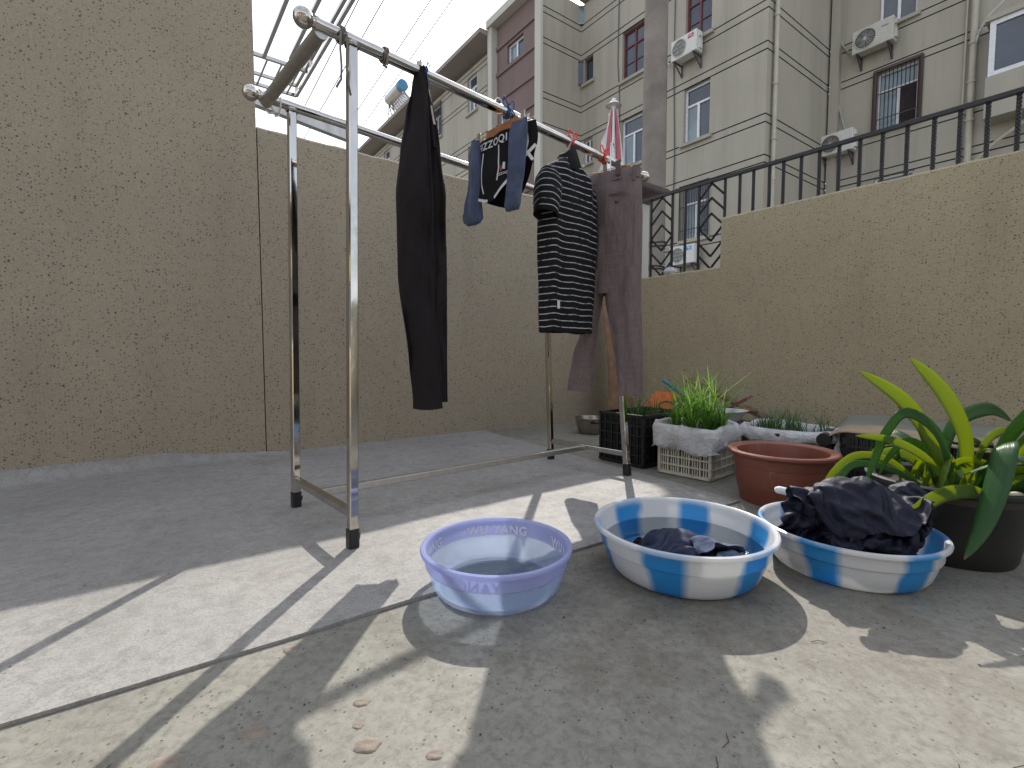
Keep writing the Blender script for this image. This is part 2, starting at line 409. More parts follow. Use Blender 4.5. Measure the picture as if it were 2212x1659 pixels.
# ------------------------------------------------------------------ mesh helpers
class MB:
    """collects shapes and links them as ONE mesh object"""
    def __init__(s): s.v = []; s.f = []; s.mi = []; s.uv = {}; s.cur = 0
    def add(s, vs_, fs_):
        o = len(s.v); s.v += [tuple(p) for p in vs_]
        for f in fs_: s.f.append(tuple(i + o for i in f)); s.mi.append(s.cur)
        return o
    def box(s, c, d, ax=None):
        """c centre, d full sizes, ax three axis vectors"""
        X, Y, Z = ax or (Vector((1, 0, 0)), Vector((0, 1, 0)), Vector((0, 0, 1)))
        c = Vector(c); P = []
        for k in range(8):
            P.append(c + X * (d[0] / 2 * (1 if k & 1 else -1)) + Y * (d[1] / 2 * (1 if k & 2 else -1)) + Z * (d[2] / 2 * (1 if k & 4 else -1)))
        s.add(P, [(0, 2, 3, 1), (4, 5, 7, 6), (0, 1, 5, 4), (2, 6, 7, 3), (0, 4, 6, 2), (1, 3, 7, 5)])
    def bar(s, a, b, w, h=None, up=(0, 0, 1), bevel=0.0):
        """rectangular bar from a to b; bevel rounds its long edges"""
        a = Vector(a); b = Vector(b); h = h or w
        Z = (b - a).normalized(); up = Vector(up)
        if abs(Z.dot(up)) > .98: up = Vector((0, 1, 0))
        X = Z.cross(up).normalized(); Y = X.cross(Z)
        if bevel:
            q = bevel; prof = [(w/2-q, h/2), (-w/2+q, h/2), (-w/2, h/2-q), (-w/2, -h/2+q), (-w/2+q, -h/2), (w/2-q, -h/2), (w/2, -h/2+q), (w/2, h/2-q)]
        else:
            prof = [(w/2, h/2), (-w/2, h/2), (-w/2, -h/2), (w/2, -h/2)]
        n = len(prof)
        P = [a + X * x + Y * y for x, y in prof] + [b + X * x + Y * y for x, y in prof]
        s.add(P, [(i, (i + 1) % n, n + (i + 1) % n, n + i) for i in range(n)] + [tuple(range(n))[::-1], tuple(range(n, 2 * n))])
    def tube(s, pts, r, n=8, cap=True):
        """round tube along points; r a number or a list"""
        pts = [Vector(p) for p in pts]; rr = r if isinstance(r, (list, tuple)) else [r] * len(pts)
        rings = []; T0 = None; X = None
        for i, p in enumerate(pts):
            T = (pts[min(i + 1, len(pts) - 1)] - pts[max(i - 1, 0)]).normalized()
            if X is None:
                ref = Vector((0, 0, 1)) if abs(T.z) < .9 else Vector((1, 0, 0)); X = T.cross(ref).normalized()
            else:
                X = (X - T * X.dot(T)).normalized()
            Y = T.cross(X)
            rings.append([p + (X * math.cos(2 * math.pi * k / n) + Y * math.sin(2 * math.pi * k / n)) * rr[i] for k in range(n)])
        s.loft(rings, cap=cap)
    def loft(s, rings, closed=True, cap=False):
        n = len(rings[0]); P = [p for r in rings for p in r]; Fc = []
        for j in range(len(rings) - 1):
            for k in range(n if closed else n - 1):
                k2 = (k + 1) % n
                Fc.append((j * n + k, j * n + k2, (j + 1) * n + k2, (j + 1) * n + k))
        if cap: Fc.append(tuple(range(n))[::-1]); Fc.append(tuple((len(rings) - 1) * n + k for k in range(n)))
        return s.add(P, Fc)
    def lathe(s, prof, c=(0, 0, 0), n=48, sx=1.0, sy=1.0):
        rings = [[Vector((c[0] + r * sx * math.cos(2 * math.pi * k / n), c[1] + r * sy * math.sin(2 * math.pi * k / n), c[2] + z)) for k in range(n)] for r, z in prof]
        s.loft(rings)
    def sphere(s, c, r, n=14, m=9, sq=(1, 1, 1)):
        c = Vector(c)
        rings = [[c + Vector((r * sq[0] * math.sin(math.pi * j / m) * math.cos(2 * math.pi * k / n), r * sq[1] * math.sin(math.pi * j / m) * math.sin(2 * math.pi * k / n), -r * sq[2] * math.cos(math.pi * j / m))) for k in range(n)] for j in range(m + 1)]
        s.loft(rings)
    def poly(s, pts, thick, nrm):
        """flat outline with a thickness"""
        n = len(pts); nrm = Vector(nrm) * thick; P = [Vector(p) for p in pts]
        s.add(P + [p + nrm for p in P], [tuple(range(n))[::-1], tuple(range(n, 2 * n))] + [(i, (i + 1) % n, n + (i + 1) % n, n + i) for i in range(n)])
    def build(s, name, mats, parent=None, smooth=False, origin=None, weld=False, uv=None):
        me = bpy.data.meshes.new(name)
        v = s.v
        base = Vector((0, 0, 0))
        if parent is not None: base = PARENT_LOC.get(parent.name, Vector((0, 0, 0)))
        if origin is not None: base = base if parent is not None else Vector(origin)
        if base.length: v = [(p[0] - base.x, p[1] - base.y, p[2] - base.z) for p in v]
        me.from_pydata(v, [], s.f)
        for m in (mats if isinstance(mats, (list, tuple)) else [mats]): me.materials.append(M[m])
        if any(s.mi): me.polygons.foreach_set('material_index', s.mi)
        if uv:
            lay = me.uv_layers.new(name='UVMap')
            for lp in me.loops: lay.data[lp.index].uv = uv[lp.vertex_index]
        if smooth: me.polygons.foreach_set('use_smooth', [True] * len(me.polygons))
        bm = bmesh.new(); bm.from_mesh(me)
        if weld: bmesh.ops.remove_doubles(bm, verts=bm.verts, dist=1e-5)
        bmesh.ops.recalc_face_normals(bm, faces=bm.faces); bm.to_mesh(me); bm.free()
        if smooth == 'auto':
            me.set_sharp_from_angle(angle=R(38))
        o = bpy.data.objects.new(name, me); COL.objects.link(o)
        if parent is not None:
            o.parent = parent
            PARENT_LOC[o.name] = PARENT_LOC.get(parent.name, Vector((0, 0, 0)))
        else:
            o.location = base; PARENT_LOC[o.name] = base
        return o
PARENT_LOC = {}
def tag(o, label=None, cat=None, group=None, kind=None):
    if label: o['label'] = label
    if cat: o['category'] = cat
    if group: o['group'] = group
    if kind: o['kind'] = kind
    return o
def empty(name, loc, label, cat, group=None):
    o = bpy.data.objects.new(name, None); o.empty_display_size = .1; COL.objects.link(o); o.location = loc
    PARENT_LOC[o.name] = Vector(loc)
    return tag(o, label, cat, group)
def V2(az): a = R(az); return Vector((math.sin(a), math.cos(a), 0))
UP = Vector((0, 0, 1))
def nz(p, s=1.0, seed=0.0): return noise.noise(Vector((p[0] * s + seed, p[1] * s + seed * .7, p[2] * s - seed)))

def text_points(body, size, bold=.02):
    cu = bpy.data.curves.new('txt', 'FONT'); cu.body = body; cu.size = size; cu.align_x = 'CENTER'; cu.resolution_u = 3; cu.space_character = 1.12
    cu.offset = size * bold
    o = bpy.data.objects.new('txt', cu); COL.objects.link(o)
    bpy.context.view_layer.update()
    me = o.evaluated_get(bpy.context.evaluated_depsgraph_get()).to_mesh()
    pts = [v.co.copy() for v in me.vertices]; fs = [tuple(p.vertices) for p in me.polygons]
    o.to_mesh_clear(); bpy.data.objects.remove(o); bpy.data.curves.remove(cu)
    return pts, fs

# ------------------------------------------------------------------ ground
WP = Vector((-1.324, 2.54, 0)); WU = V2(54.1); WN = Vector((WU.y, -WU.x, 0))       # left wall: foot, run, outward normal
RC = Vector((1.007, 4.228, 0)); RV = V2(-39.6); RN = Vector((-RV.y, RV.x, 0))      # right wall: corner, run (away), outward normal

mb = MB(); mb.add([(-200, -200, 0), (200, -200, 0), (200, 200, 0), (-200, 200, 0)], [(0, 1, 2, 3)])
tag(mb.build('ground', 'concrete'), kind='structure')

# grey waterproofing sheet laid on the concrete along the left wall, turned up against it
mb = MB()
nA, nB = 110, 44
e0, e1 = Vector((-3.05, -0.90, 0)), Vector((.84, 1.729, 0))
g0 = WP + WU * (-2.3); g1 = WP + WU * 1.40
rings = []
for i in range(nA + 1):
    t_ = i / nA; a = e0.lerp(e1, t_); bw_ = g0.lerp(g1, t_); b = bw_ + WN * .06
    a = a + Vector((0, 0, 0)) + (b - a).normalized() * (.006 * nz((t_ * 20, 0, 0), 1, 3))
    row = []
    row.append((a.x, a.y, .0005))
    for j in range(nB + 1):
        p = a.lerp(b, j / nB)
        fx = min(1, j / 2)
        z = .007 + fx * (.004 * nz(p, 2.2, 5) + .003 * nz(p, 6, 9)) + .003 * max(0, nz((t_ * 14, 0, 0), 1, 8)) * (1 - fx)
        row.append((p.x, p.y, z))
    # cove up the wall, only on the near two thirds
    up = .052 * max(0, min(1, (.66 - t_) * 6)) + .006
    w_ = .5 + .5 * nz((t_ * 9, 0, 0), 1, 2) + .4 * nz((t_ * 31, 1, 0), 1, 2)
    for k, (dx, dz) in enumerate(((.035, .15), (.014, .55), (.006, 1.0))):
        p = bw_ + WN * dx
        row.append((p.x, p.y, .008 + up * dz * (1 + .35 * (w_ - .5)) if k else .012 + up * .15))
    b2 = bw_ - WN * .02
    row.append((b2.x, b2.y, .008 + up * (1 + .35 * (w_ - .5)) - .003))
    rings.append(row)
mb.loft([[Vector(p) for p in r] for r in rings], closed=False)
mem = tag(mb.build('floor_sheet', 'membrane', smooth='auto'), kind='structure')

# ------------------------------------------------------------------ yard walls
def wall_slab(name, p0, run, n, length, z0, z1, thick, mat, label, seed):
    """rendered wall with an uneven top and slightly wavy face"""
    mb = MB(); k = max(2, int(length / .05)); rings = []
    for i in range(k + 1):
        s_ = length * i / k; q = p0 + run * s_
        j1 = .005 * nz((s_ * 9, seed, 0), 1, seed); j2 = .004 * nz((s_ * 23, seed, 4), 1, seed)
        ev = .004 * nz((s_ * 2.5, seed, 1), 1, seed)
        f = q + n * (ev * .5)
        bk = q - n * thick
        rings.append([f + UP * z0, f + UP * (z0 + (z1 - z0) * .5), f + UP * (z1 - .012 + j1), f - n * .012 + UP * (z1 + j1 + j2), bk + n * .012 + UP * (z1 + j2), bk + UP * (z1 - .012 + j1), bk + UP * z0])
    mb.loft(rings, cap=True)
    o = mb.build(name, mat, smooth='auto')
    return tag(o, label, 'wall')
wall_slab('tall_wall', WP + WU * (-3.4), WU, WN, 3.4, -.05, 3.1, .24, 'stucco', 'tall beige pebble-dashed wall at the left edge of the yard', 1.3)
wall_slab('low_wall', WP + WU * .005, WU, WN, 2.93, -.05, 1.727, .12, 'stucco', 'lower beige pebble-dashed wall behind the clothes rack', 4.1)
# stepped right wall: a low stretch at the corner, then a higher stretch
mb = MB(); rings = []
sl = [-.25 + .05 * i for i in range(22)] + [.8405, .8415] + [.86 + .06 * i for i in range(105)]
for s_ in sl:
    z1 = 1.20 if s_ < .841 else 1.556; q = RC - RV * s_
    j1 = .005 * nz((s_ * 9, 2.2, 0), 1, 2.2); j2 = .004 * nz((s_ * 23, 2.2, 4), 1, 2.2)
    f = q + RN * (.002 * nz((s_ * 2.5, 2.2, 1), 1, 2.2)); bk = q - RN * .2
    rings.append([f - UP * .05, f + UP * .6, f + UP * (z1 - .012 + j1), f - RN * .012 + UP * (z1 + j1 + j2), bk + RN * .012 + UP * (z1 + j2), bk + UP * (z1 - .012 + j1), bk - UP * .05])
mb.loft(rings, cap=True)
tag(mb.build('stepped_wall', 'stucco_brown', smooth='auto', origin=RC), 'brownish pebble-dashed wall with a step in its top carrying the railing', 'wall')

# ------------------------------------------------------------------ railing on the stepped wall
rail = empty('railing', RC - RV * .2 + UP * 1.2, 'black wrought iron railing with twisted balusters on the stepped wall', 'railing')
def rp(s_, z): return RC - RV * s_ - RN * .06 + UP * z
def rail_z(s_): return 1.862
mb = MB(); mb.bar(rp(.10, 1.862), rp(3.9, 1.862), .030, .022); mb.build('top_rail', 'iron', rail)
def twisted(mb, a, b, w, turns):
    a = Vector(a); b = Vector(b); n = max(4, int(turns * 8)); T = (b - a).normalized()
    X = T.orthogonal().normalized(); Y = T.cross(X); rings = []
    for i in range(n + 1):
        th = turns * 2 * math.pi * i / n; p = a.lerp(b, i / n)
        rings.append([p + (X * math.cos(th + k * math.pi / 2) + Y * math.sin(th + k * math.pi / 2)) * w * .62 for k in range(4)])
    mb.loft(rings, cap=True)
bal = [.198, .398, .515, .63, .834, .943, 1.039, 1.147, 1.237, 1.346, 1.452, 1.56, 1.67, 1.781, 1.895, 2.012, 2.118, 2.224, 2.334, 2.445, 2.56, 2.67, 2.78]
for s_ in bal:
    low = 1.19 if s_ < .845 else 1.545
    mb = MB(); L = 1.852 - low
    twisted(mb, rp(s_, low), rp(s_, 1.852), .0195, L / .075)
    mb.build('baluster', 'iron', rail)
for sa, sm, sb in ((.204, .302, .396), (.638, .731, .826)):
    for zc in (1.846, 1.738, 1.622):
        for e in (sa, sb):
            mb = MB(); twisted(mb, rp(sm, zc), rp(e, zc - .10), .016, 1.6); mb.build('chevron_bar', 'iron', rail)
    for zc in (1.414, 1.298, 1.205):
        for e in (sa, sb):
            mb = MB(); twisted(mb, rp(sm, zc), rp(e, zc + .105), .016, 1.6); mb.build('chevron_bar', 'iron', rail)

# pillar with a brown cap behind the corner
pl_ = empty('gate_pillar', (1.13, 4.78, 0), 'pale pillar with overhanging brown cap behind the wall corner', 'pillar')
ax = (WU, -WN, UP)
mb = MB(); mb.box((1.13, 4.78, 1.0), (.30, .30, 2.0), ax); mb.build('shaft', 'pale_trim', pl_)
mb = MB()
def ringsq(h, z): c = Vector((1.13, 4.78, z)); return [c + WU * h * a + WN * h * b for a, b in ((1, 1), (-1, 1), (-1, -1), (1, -1))]
mb.loft([ringsq(.15, 2.0), ringsq(.17, 2.03), ringsq(.275, 2.085), ringsq(.285, 2.10), ringsq(.285, 2.135), ringsq(.275, 2.15), ringsq(.02, 2.23)], cap=True)
mb.build('cap', 'cap_brown', pl_)

# utility pole with cables tied round it
po = empty('utility_pole', (2.61, 9.0, 0), 'thick round concrete utility pole in front of the apartment block', 'pole')
mb = MB(); mb.lathe([(.228, 0), (.222, 3), (.200, 7.8), (.182, 11.0), (.02, 11.01)], (2.61, 9.0, 0), 32); mb.build('shaft', 'pole_concrete', po, smooth='auto')
for z in (2.10, 2.15, 2.54, 2.60):
    mb = MB(); mb.tube([(2.61 + .234 * math.cos(a * math.pi / 10), 9.0 + .234 * math.sin(a * math.pi / 10), z + .02 * math.sin(a * .5 + z * 9)) for a in range(21)], .012, 6); mb.build('cable_loop', 'cable', po)
mb = MB(); mb.tube([(2.80, 8.85, 2.14), (2.88, 8.8, 1.95), (2.83, 8.8, 1.80), (2.92, 8.8, 1.66), (2.87, 8.8, 1.5), (2.95, 8.8, 1.3), (2.93, 8.8, .9)], .014, 6); mb.build('loose_cable', 'cable', po)

# ------------------------------------------------------------------ apartment block
BV1 = V2(54.5); BV2 = V2(-37)
C1 = Vector((6.341, 12.3, 0)); C2 = C1 + BV2 * 6.477; C3 = C2 - BV1 * 1.887; C4 = C1 + BV1 * 3.58
NA = Vector((-BV2.y, BV2.x, 0)); NA = NA if NA.dot(-C1) > 0 else -NA          # outward normals
NB = Vector((-BV1.y, BV1.x, 0)); NB = NB if NB.dot(-C1) > 0 else -NB
block = empty('apartment_block', C1, 'beige four-storey apartment block with dark groove lines behind the yard', 'building')
GROOVES = []
for k in range(-3, 3):
    for z in (6.59, 6.39, 8.34, 8.15): GROOVES.append(z + 2.75 * k)
GROOVES = [z for z in GROOVES if .3 < z < 12.5]
def facade(p, d, n, L, z0, z1, holes, grooves=GROOVES, mats=('cream', 'groove'), name='wall', ext=.3):
    """wall face as a grid: holes are left open with reveals, groove rows are sunk in"""
    mb = MB(); gw = .034; gd = .022; rd = .16
    zs = {z0, z1}; ss = {0.0, L}
    for g in grooves:
        if z0 < g - gw and g + gw < z1: zs |= {g - gw / 2, g + gw / 2}
    for (a, b, c, e) in holes: ss |= {a, b}; zs |= {c, e}
    zs = sorted(zs); ss = sorted(ss)
    P = lambda s_, z, dep=0.0: p + d * s_ + UP * z - n * dep
    ing = lambda z: any(abs(z - g) < gw / 2 for g in grooves)
    inh = lambda s_, z: any(a < s_ < b and c < z < e for a, b, c, e in holes)
    for j in range(len(zs) - 1):
        za, zb = zs[j], zs[j + 1]; zm = (za + zb) / 2; g = ing(zm)
        for i in range(len(ss) - 1):
            sa, sb = ss[i], ss[i + 1]
            if inh((sa + sb) / 2, zm): continue
            mb.cur = 1 if g else 0
            q = gd if g else 0
            mb.add([P(sa, za, q), P(sb, za, q), P(sb, zb, q), P(sa, zb, q)], [(0, 1, 2, 3)])
            if g:
                mb.add([P(sa, za, 0), P(sb, za, 0), P(sb, za, q), P(sa, za, q)], [(0, 1, 2, 3)])
                mb.add([P(sa, zb, 0), P(sb, zb, 0), P(sb, zb, q), P(sa, zb, q)], [(0, 1, 2, 3)])
    mb.cur = 0
    mb.add([P(-.0, z0, .24), P(L + ext, z0, .24), P(L + ext, z1, .24), P(-.0, z1, .24)], [(0, 1, 2, 3)])
    for (a, b, c, e) in holes:
        for u0, w0, u1, w1 in ((a, c, b, c), (b, c, b, e), (b, e, a, e), (a, e, a, c)):
            mb.add([P(u0, w0), P(u1, w1), P(u1, w1, rd + .02), P(u0, w0, rd + .02)], [(0, 1, 2, 3)])
    return mb.build(name, list(mats), block)

def window(p, d, n, hole, frame='white_frame', glass='glass_dark', style='t', sill=True, grille=None, glass2=None):
    """window part of the block: frame, each pane, sill, grille bars as sub-parts"""
    a, b, c, e = hole; dep = .13; fw = .055
    P = lambda s_, z, q=0.0: p + d * s_ + UP * z - n * q
    axw = (d, n, UP)
    mb = MB()
    for (x0, x1, y0, y1) in ((a, a + fw, c, e), (b - fw, b, c, e), (a + fw, b - fw, c, c + fw), (a + fw, b - fw, e - fw, e)):
        mb.box(P((x0 + x1) / 2, (y0 + y1) / 2, dep), (x1 - x0, .06, y1 - y0), axw)
    zt = c + (e - c) * .68; sm = (a + b) / 2; rects = []
    if style == 't':
        mb.box(P(sm, zt, dep), (b - a - 2 * fw, .06, fw), axw)
        mb.box(P(sm, (c + zt) / 2, dep - .003), (fw * 1.2, .06, zt - c - fw), axw)
        rects = [(a + fw, b - fw, zt + fw / 2, e - fw), (a + fw, sm - fw * .6, c + fw, zt - fw / 2), (sm + fw * .6, b - fw, c + fw, zt - fw / 2)]
    elif style == 'x':
        mb.box(P(sm, zt, dep), (b - a - 2 * fw, .06, fw * .8), axw)
        mb.box(P(sm, (c + e) / 2, dep - .003), (fw, .06, e - c - 2 * fw), axw)
        zm = c + (zt - c) * .5
        mb.box(P(sm, zm, dep + .003), (b - a - 2 * fw, .05, fw * .4), axw)
        for x0, x1 in ((a + fw, sm - fw / 2), (sm + fw / 2, b - fw)):
            rects += [(x0, x1, zt + fw * .4, e - fw), (x0, x1, zm + fw * .2, zt - fw * .4), (x0, x1, c + fw, zm - fw * .2)]
    elif style == '2':
        mb.box(P(sm, (c + e) / 2, dep - .003), (fw * 1.2, .06, e - c - 2 * fw), axw)
        rects = [(a + fw, sm - fw * .6, c + fw, e - fw), (sm + fw * .6, b - fw, c + fw, e - fw)]
    else:
        rects = [(a + fw, b - fw, c + fw, e - fw)]
    w = mb.build('window', frame, block)
    for k, (x0, x1, y0, y1) in enumerate(rects):
        mb = MB(); mb.box(P((x0 + x1) / 2, (y0 + y1) / 2, dep + .01), (x1 - x0, .012, y1 - y0), axw)
        mb.build('pane', glass2 if (glass2 and k == len(rects) - 1) else glass, w)
    mb = MB(); mb.add([P(a, c, dep + .03), P(b, c, dep + .03), P(b, e, dep + .03), P(a, e, dep + .03)], [(0, 1, 2, 3)]); mb.build('backing', 'glass_dark', w)
    if sill:
        mb = MB(); mb.box(P(sm, c - .05, -.045), (b - a + .16, .09, .09), axw); mb.build('sill', 'cream', w)
    if grille:
        k = max(4, int((b - a) / .085))
        mb = MB()
        for z in (c - .02, c + (e - c) * .18, c + (e - c) * .62, e + .02): mb.bar(P(a - .05, z, -.05), P(b + .05, z, -.05), .02)
        for x in (a - .05, b + .05): mb.bar(P(x, c - .04, -.05), P(x, e + .04, -.05), .03 if grille == 1 else .07)
        if grille == 2: mb.bar(P(a - .08, e + .04, -.05), P(b + .08, e + .04, -.05), .07)
        mb.build('grille_frame', 'brown_frame' if grille == 2 else 'iron', w)
        for i in range(k + 1):
            x = a + (b - a) * i / k
            mb = MB(); mb.tube([P(x, c - .02, -.05), P(x, e + .02, -.05)], .009, 5); mb.build('grille_bar', 'iron', w)
    return w

TOP = 12.75
# face with the tall window columns
hA = []
for k in (-2, -1, 0, 1):
    z = 2.75 * k
    hA += [(1.52, 2.32, 6.62 + z, 8.14 + z), (3.72, 4.62, 6.62 + z, 8.14 + z), (5.90, 6.32, 7.28 + z, 8.12 + z)]
facade(C1, BV2, NA, 6.477, -.2, TOP, hA)
for k in (-2, -1, 0, 1):
    z = 2.75 * k
    window(C1, BV2, NA, hA[(k + 2) * 3], 'red_frame' if k == 1 else 'white_frame', 'glass_dark', 'x' if k == 1 else 't', grille=1 if k == -1 else None, glass2=None if k == 1 else 'glass_pale')
    window(C1, BV2, NA, hA[(k + 2) * 3 + 1], 'red_frame' if k == 1 else 'white_frame', 'glass_dark', 'x' if k == 1 else 't', glass2=None if k == 1 else 'glass_pale')
    window(C1, BV2, NA, hA[(k + 2) * 3 + 2], 'white_frame' if k < 1 else 'brown_frame', 'glass_dark', '1' if k else '2')
# two sashes of the small windows stand open
for z0, z1, m in ((10.05, 10.85, 'brown_frame'), (12.10, 12.72, 'green_frame')):
    P0 = C1 + BV2 * 6.32 - NA * .05
    dd = (NA * .75 + BV2 * .66).normalized()
    mb = MB()
    a0 = P0 + UP * z0; 
    for (u0, u1, w0, w1) in ((0, .045, z0, z1), (.375, .42, z0, z1), (.045, .375, z0, z0 + .045), (.045, .375, z1 - .045, z1)):
        mb.box(P0 + dd * ((u0 + u1) / 2) + UP * ((w0 + w1) / 2), (u1 - u0, .03, w1 - w0), (dd, dd.cross(UP), UP))
    s_ = mb.build('open_sash', m, block)
    mb = MB(); mb.box(P0 + dd * .21 + UP * ((z0 + z1) / 2), (.33, .008, z1 - z0 - .09), (dd, dd.cross(UP), UP)); mb.build('pane', 'glass_pale' if m == 'green_frame' else 'glass_dark', s_)
# short return face and the stair bay
facade(C3 + BV1 * .10, BV1, NB, 1.787, -.2, TOP, [])
mb = MB(); mb.box(C3 + BV1 * .05 - NB * .10 + UP * (TOP / 2), (.10, .32, TOP + .3), (BV1, NB, UP)); mb.build('corner_pilaster', 'pale_trim', block)
hS = [(.78, 1.72, 10.98, 11.72)]
S0 = C3 + BV2 * .20 - NA * .10
mb = MB()
facade(S0, BV2, NA, 2.35, -.2, TOP, hS, [], ('mauve', 'groove'), 'stair_wall')
window(S0, BV2, NA, hS[0], 'white_frame', 'glass_dark', '2', sill=False, glass2='glass_pale')
for k in range(14):
    z = 11.88 - .93 * k
    mb = MB(); mb.box(S0 + BV2 * 1.175 + NA * .03 + UP * z, (2.34, .06, .13), (BV2, NA, UP)); mb.build('ledge', 'mauve', block)
mb = MB(); mb.box(C3 + BV2 * 2.70 + NA * .0 + UP * (TOP / 2), (.26, .30, TOP + .3), (BV2, NA, UP)); mb.build('stair_pilaster', 'pale_trim', block)
mb = MB(); mb.box(C3 + BV2 * 1.40 + NA * .03 + UP * (TOP + .05), (2.86, .40, .28), (BV2, NA, UP)); mb.build('stair_lintel', 'pale_trim', block)
# long rear face
F0 = C3 + BV2 * 2.83 - NA * .25
hF = []
for k in (-1, 0, 1):
    z = 2.75 * k
    for a, w in ((.12, .5), (1.35, .72), (4.3, 1.0), (7.6, .9), (10.2, .8)): hF.append((a, a + w, 7.75 + z, 9.20 + z))
facade(F0, BV2, NA, 22, -.2, 12.25, hF, GROOVES)
for i, h in enumerate(hF): window(F0, BV2, NA, h, 'white_frame', 'glass_dark', 't', grille=1 if i in (12,) else None, glass2='glass_pale' if i % 2 else None)
# far-right faces
facade(C1, BV1, NB, 3.58, -.2, TOP, [])
mb = MB(); mb.box(C4 - BV1 * .08 + NB * .05 - BV2 * .12 + UP * (TOP / 2), (.22, .22, TOP), (BV1, NB, UP)); mb.build('inner_pilaster', 'cream', block)
E0 = C4 - BV1 * .0
NE = NA
hE = [(1.14, 1.95, 9.36, 10.9), (1.17, 2.05, 6.66, 8.18), (1.17, 2.05, 3.9, 5.4)]
facade(E0 , -BV2, NE, 9.0, -.2, TOP, hE, ext=0)
window(E0, -BV2, NE, hE[0], 'white_frame', 'glass_dark', '2')
window(E0, -BV2, NE, hE[1], 'white_frame', 'glass_pale', 't', grille=2, glass2='curtain')
window(E0, -BV2, NE, hE[2], 'white_frame', 'glass_dark', 't')
# projecting bay window at the right
bw = E0 - BV2 * 4.15 + NE * .30
mb = MB(); mb.box(bw + UP * 6.42, (1.5, .60, .92), (-BV2, NE, UP)); bay = mb.build('bay_box', 'cream', block)
mb = MB()
for (x0, x1, z0, z1) in ((-.72, -.62, 6.88, 8.1), (.62, .72, 6.88, 8.1), (-.05, .05, 6.98, 8.0), (-.62, .62, 6.88, 6.98), (-.62, .62, 8.0, 8.1)):
    mb.box(bw - BV2 * ((x0 + x1) / 2) + NE * .22 + UP * ((z0 + z1) / 2), (x1 - x0, .1, z1 - z0), (-BV2, NE, UP))
for z in (6.93, 8.05): mb.box(bw + BV2 * .67 - NE * .06 + UP * z, (.10, .46, .10), (-BV2, NE, UP))
mb.build('bay_frame', 'white_frame', bay)
for x0, x1 in ((-.62, -.05), (.05, .62)):
    mb = MB(); mb.box(bw - BV2 * ((x0 + x1) / 2) + NE * .22 + UP * 7.49, (x1 - x0, .02, 1.02), (-BV2, NE, UP)); mb.build('bay_pane', 'glass_dark', bay)
mb = MB(); mb.box(bw + BV2 * .67 - NE * .06 + UP * 7.49, (.02, .46, 1.02), (-BV2, NE, UP)); mb.build('bay_pane', 'glass_pale', bay)
mb = MB(); mb.box(bw + UP * 8.16, (1.6, .66, .11), (-BV2, NE, UP)); mb.build('bay_roof', 'cream', bay)
# downpipes
def pipe(pts, r, m='pipe_cream', name='downpipe'):
    mb = MB(); mb.tube(pts, r, 10); return mb.build(name, m, block, smooth='auto')
q = C1 + BV1 * .26 + NB * .09
dp = pipe([q + UP * 0, q + UP * 12.7], .055)
for z in (1.5, 3.2, 5.0, 6.0, 7.35, 9.0, 10.6):
    mb = MB(); mb.lathe([(.058, -.03), (.070, -.03), (.070, .03), (.058, .03)], q + UP * z, 12); mb.build('collar', 'pipe_cream', dp)
q = E0 - BV2 * 3.08 + NE * .10
dp = pipe([q + UP * 0, q + UP * 12.7], .07)
for z in (5.0, 6.2, 7.1, 8.0, 9.2):
    mb = MB(); mb.lathe([(.073, -.03), (.086, -.03), (.086, .03), (.073, .03)], q + UP * z, 12); mb.build('collar', 'pipe_cream', dp)
q = E0 - BV2 * 2.93 + NE * .06
pipe([q + UP * 0, q + UP * 12.7], .022)
q = C1 + BV2 * 4.75 + NA * .03
pipe([q + UP * 12.7, q + UP * 10 + BV2 * .03, q + UP * 9.2 - BV2 * .04, q + UP * 6.5 - BV2 * .12, q + UP * 4.5 - BV2 * .14], .014, 'wire_grey', 'hanging_wire')
q = C1 + BV2 * 2.65 + NA * .03
pipe([q + UP * 12.7, q + UP * 9 + BV2 * .02, q + UP * 6.6 - BV2 * .06, q + UP * 3.5 - BV2 * .05], .014, 'wire_grey', 'hanging_wire')
pipe([E0 - BV2 * 4.9 + NE * .4 + UP * 9.6, E0 - BV2 * 3.35 + NE * .35 + UP * 8.35, E0 - BV2 * 3.2 + NE * .2 + UP * 8.2, E0 - BV2 * 3.12 + NE * .12 + UP * 7.95], .028, 'pipe_white', 'drain_hose')
pipe([E0 - BV2 * 4.3 + NE * .3 + UP * 5.95, E0 - BV2 * 3.6 + NE * .25 + UP * 5.5, E0 - BV2 * 3.15 + NE * .12 + UP * 5.1], .04, 'pipe_cream', 'drain_hose')
# roof
def roof_strip(p, d, n, L, z, over, name, back=6.0):
    mb = MB(); a = p - d * 0; P = lambda s_, o_, z_: p + d * s_ + n * o_ + UP * z_
    mb.loft([[P(s_, -.4, z), P(s_, over, z + .05), P(s_, over, z + .22), P(s_, -back, z + .22 + .05 * back), P(s_, -back, z)] for s_ in (0, L)], cap=True)
    return mb.build(name, 'eave', block)
roof_strip(F0 + BV2 * .0, BV2, NA, 22.3, 12.42, .75, 'rear_roof')
roof_strip(C1 - BV2 * .0, BV2, NA, 6.4, 12.78, .3, 'front_roof')
roof_strip(C4 - BV2 * 9, BV2, NA, 9, 12.78, .3, 'side_roof')
mb = MB()
for p, d, L in ((F0 - NA * 6, BV2, 22),): mb.box(p + d * (L / 2) + UP * 6, (L, .2, 12.5), (BV2, NA, UP))
mb.build('rear_wall', 'cream', block)

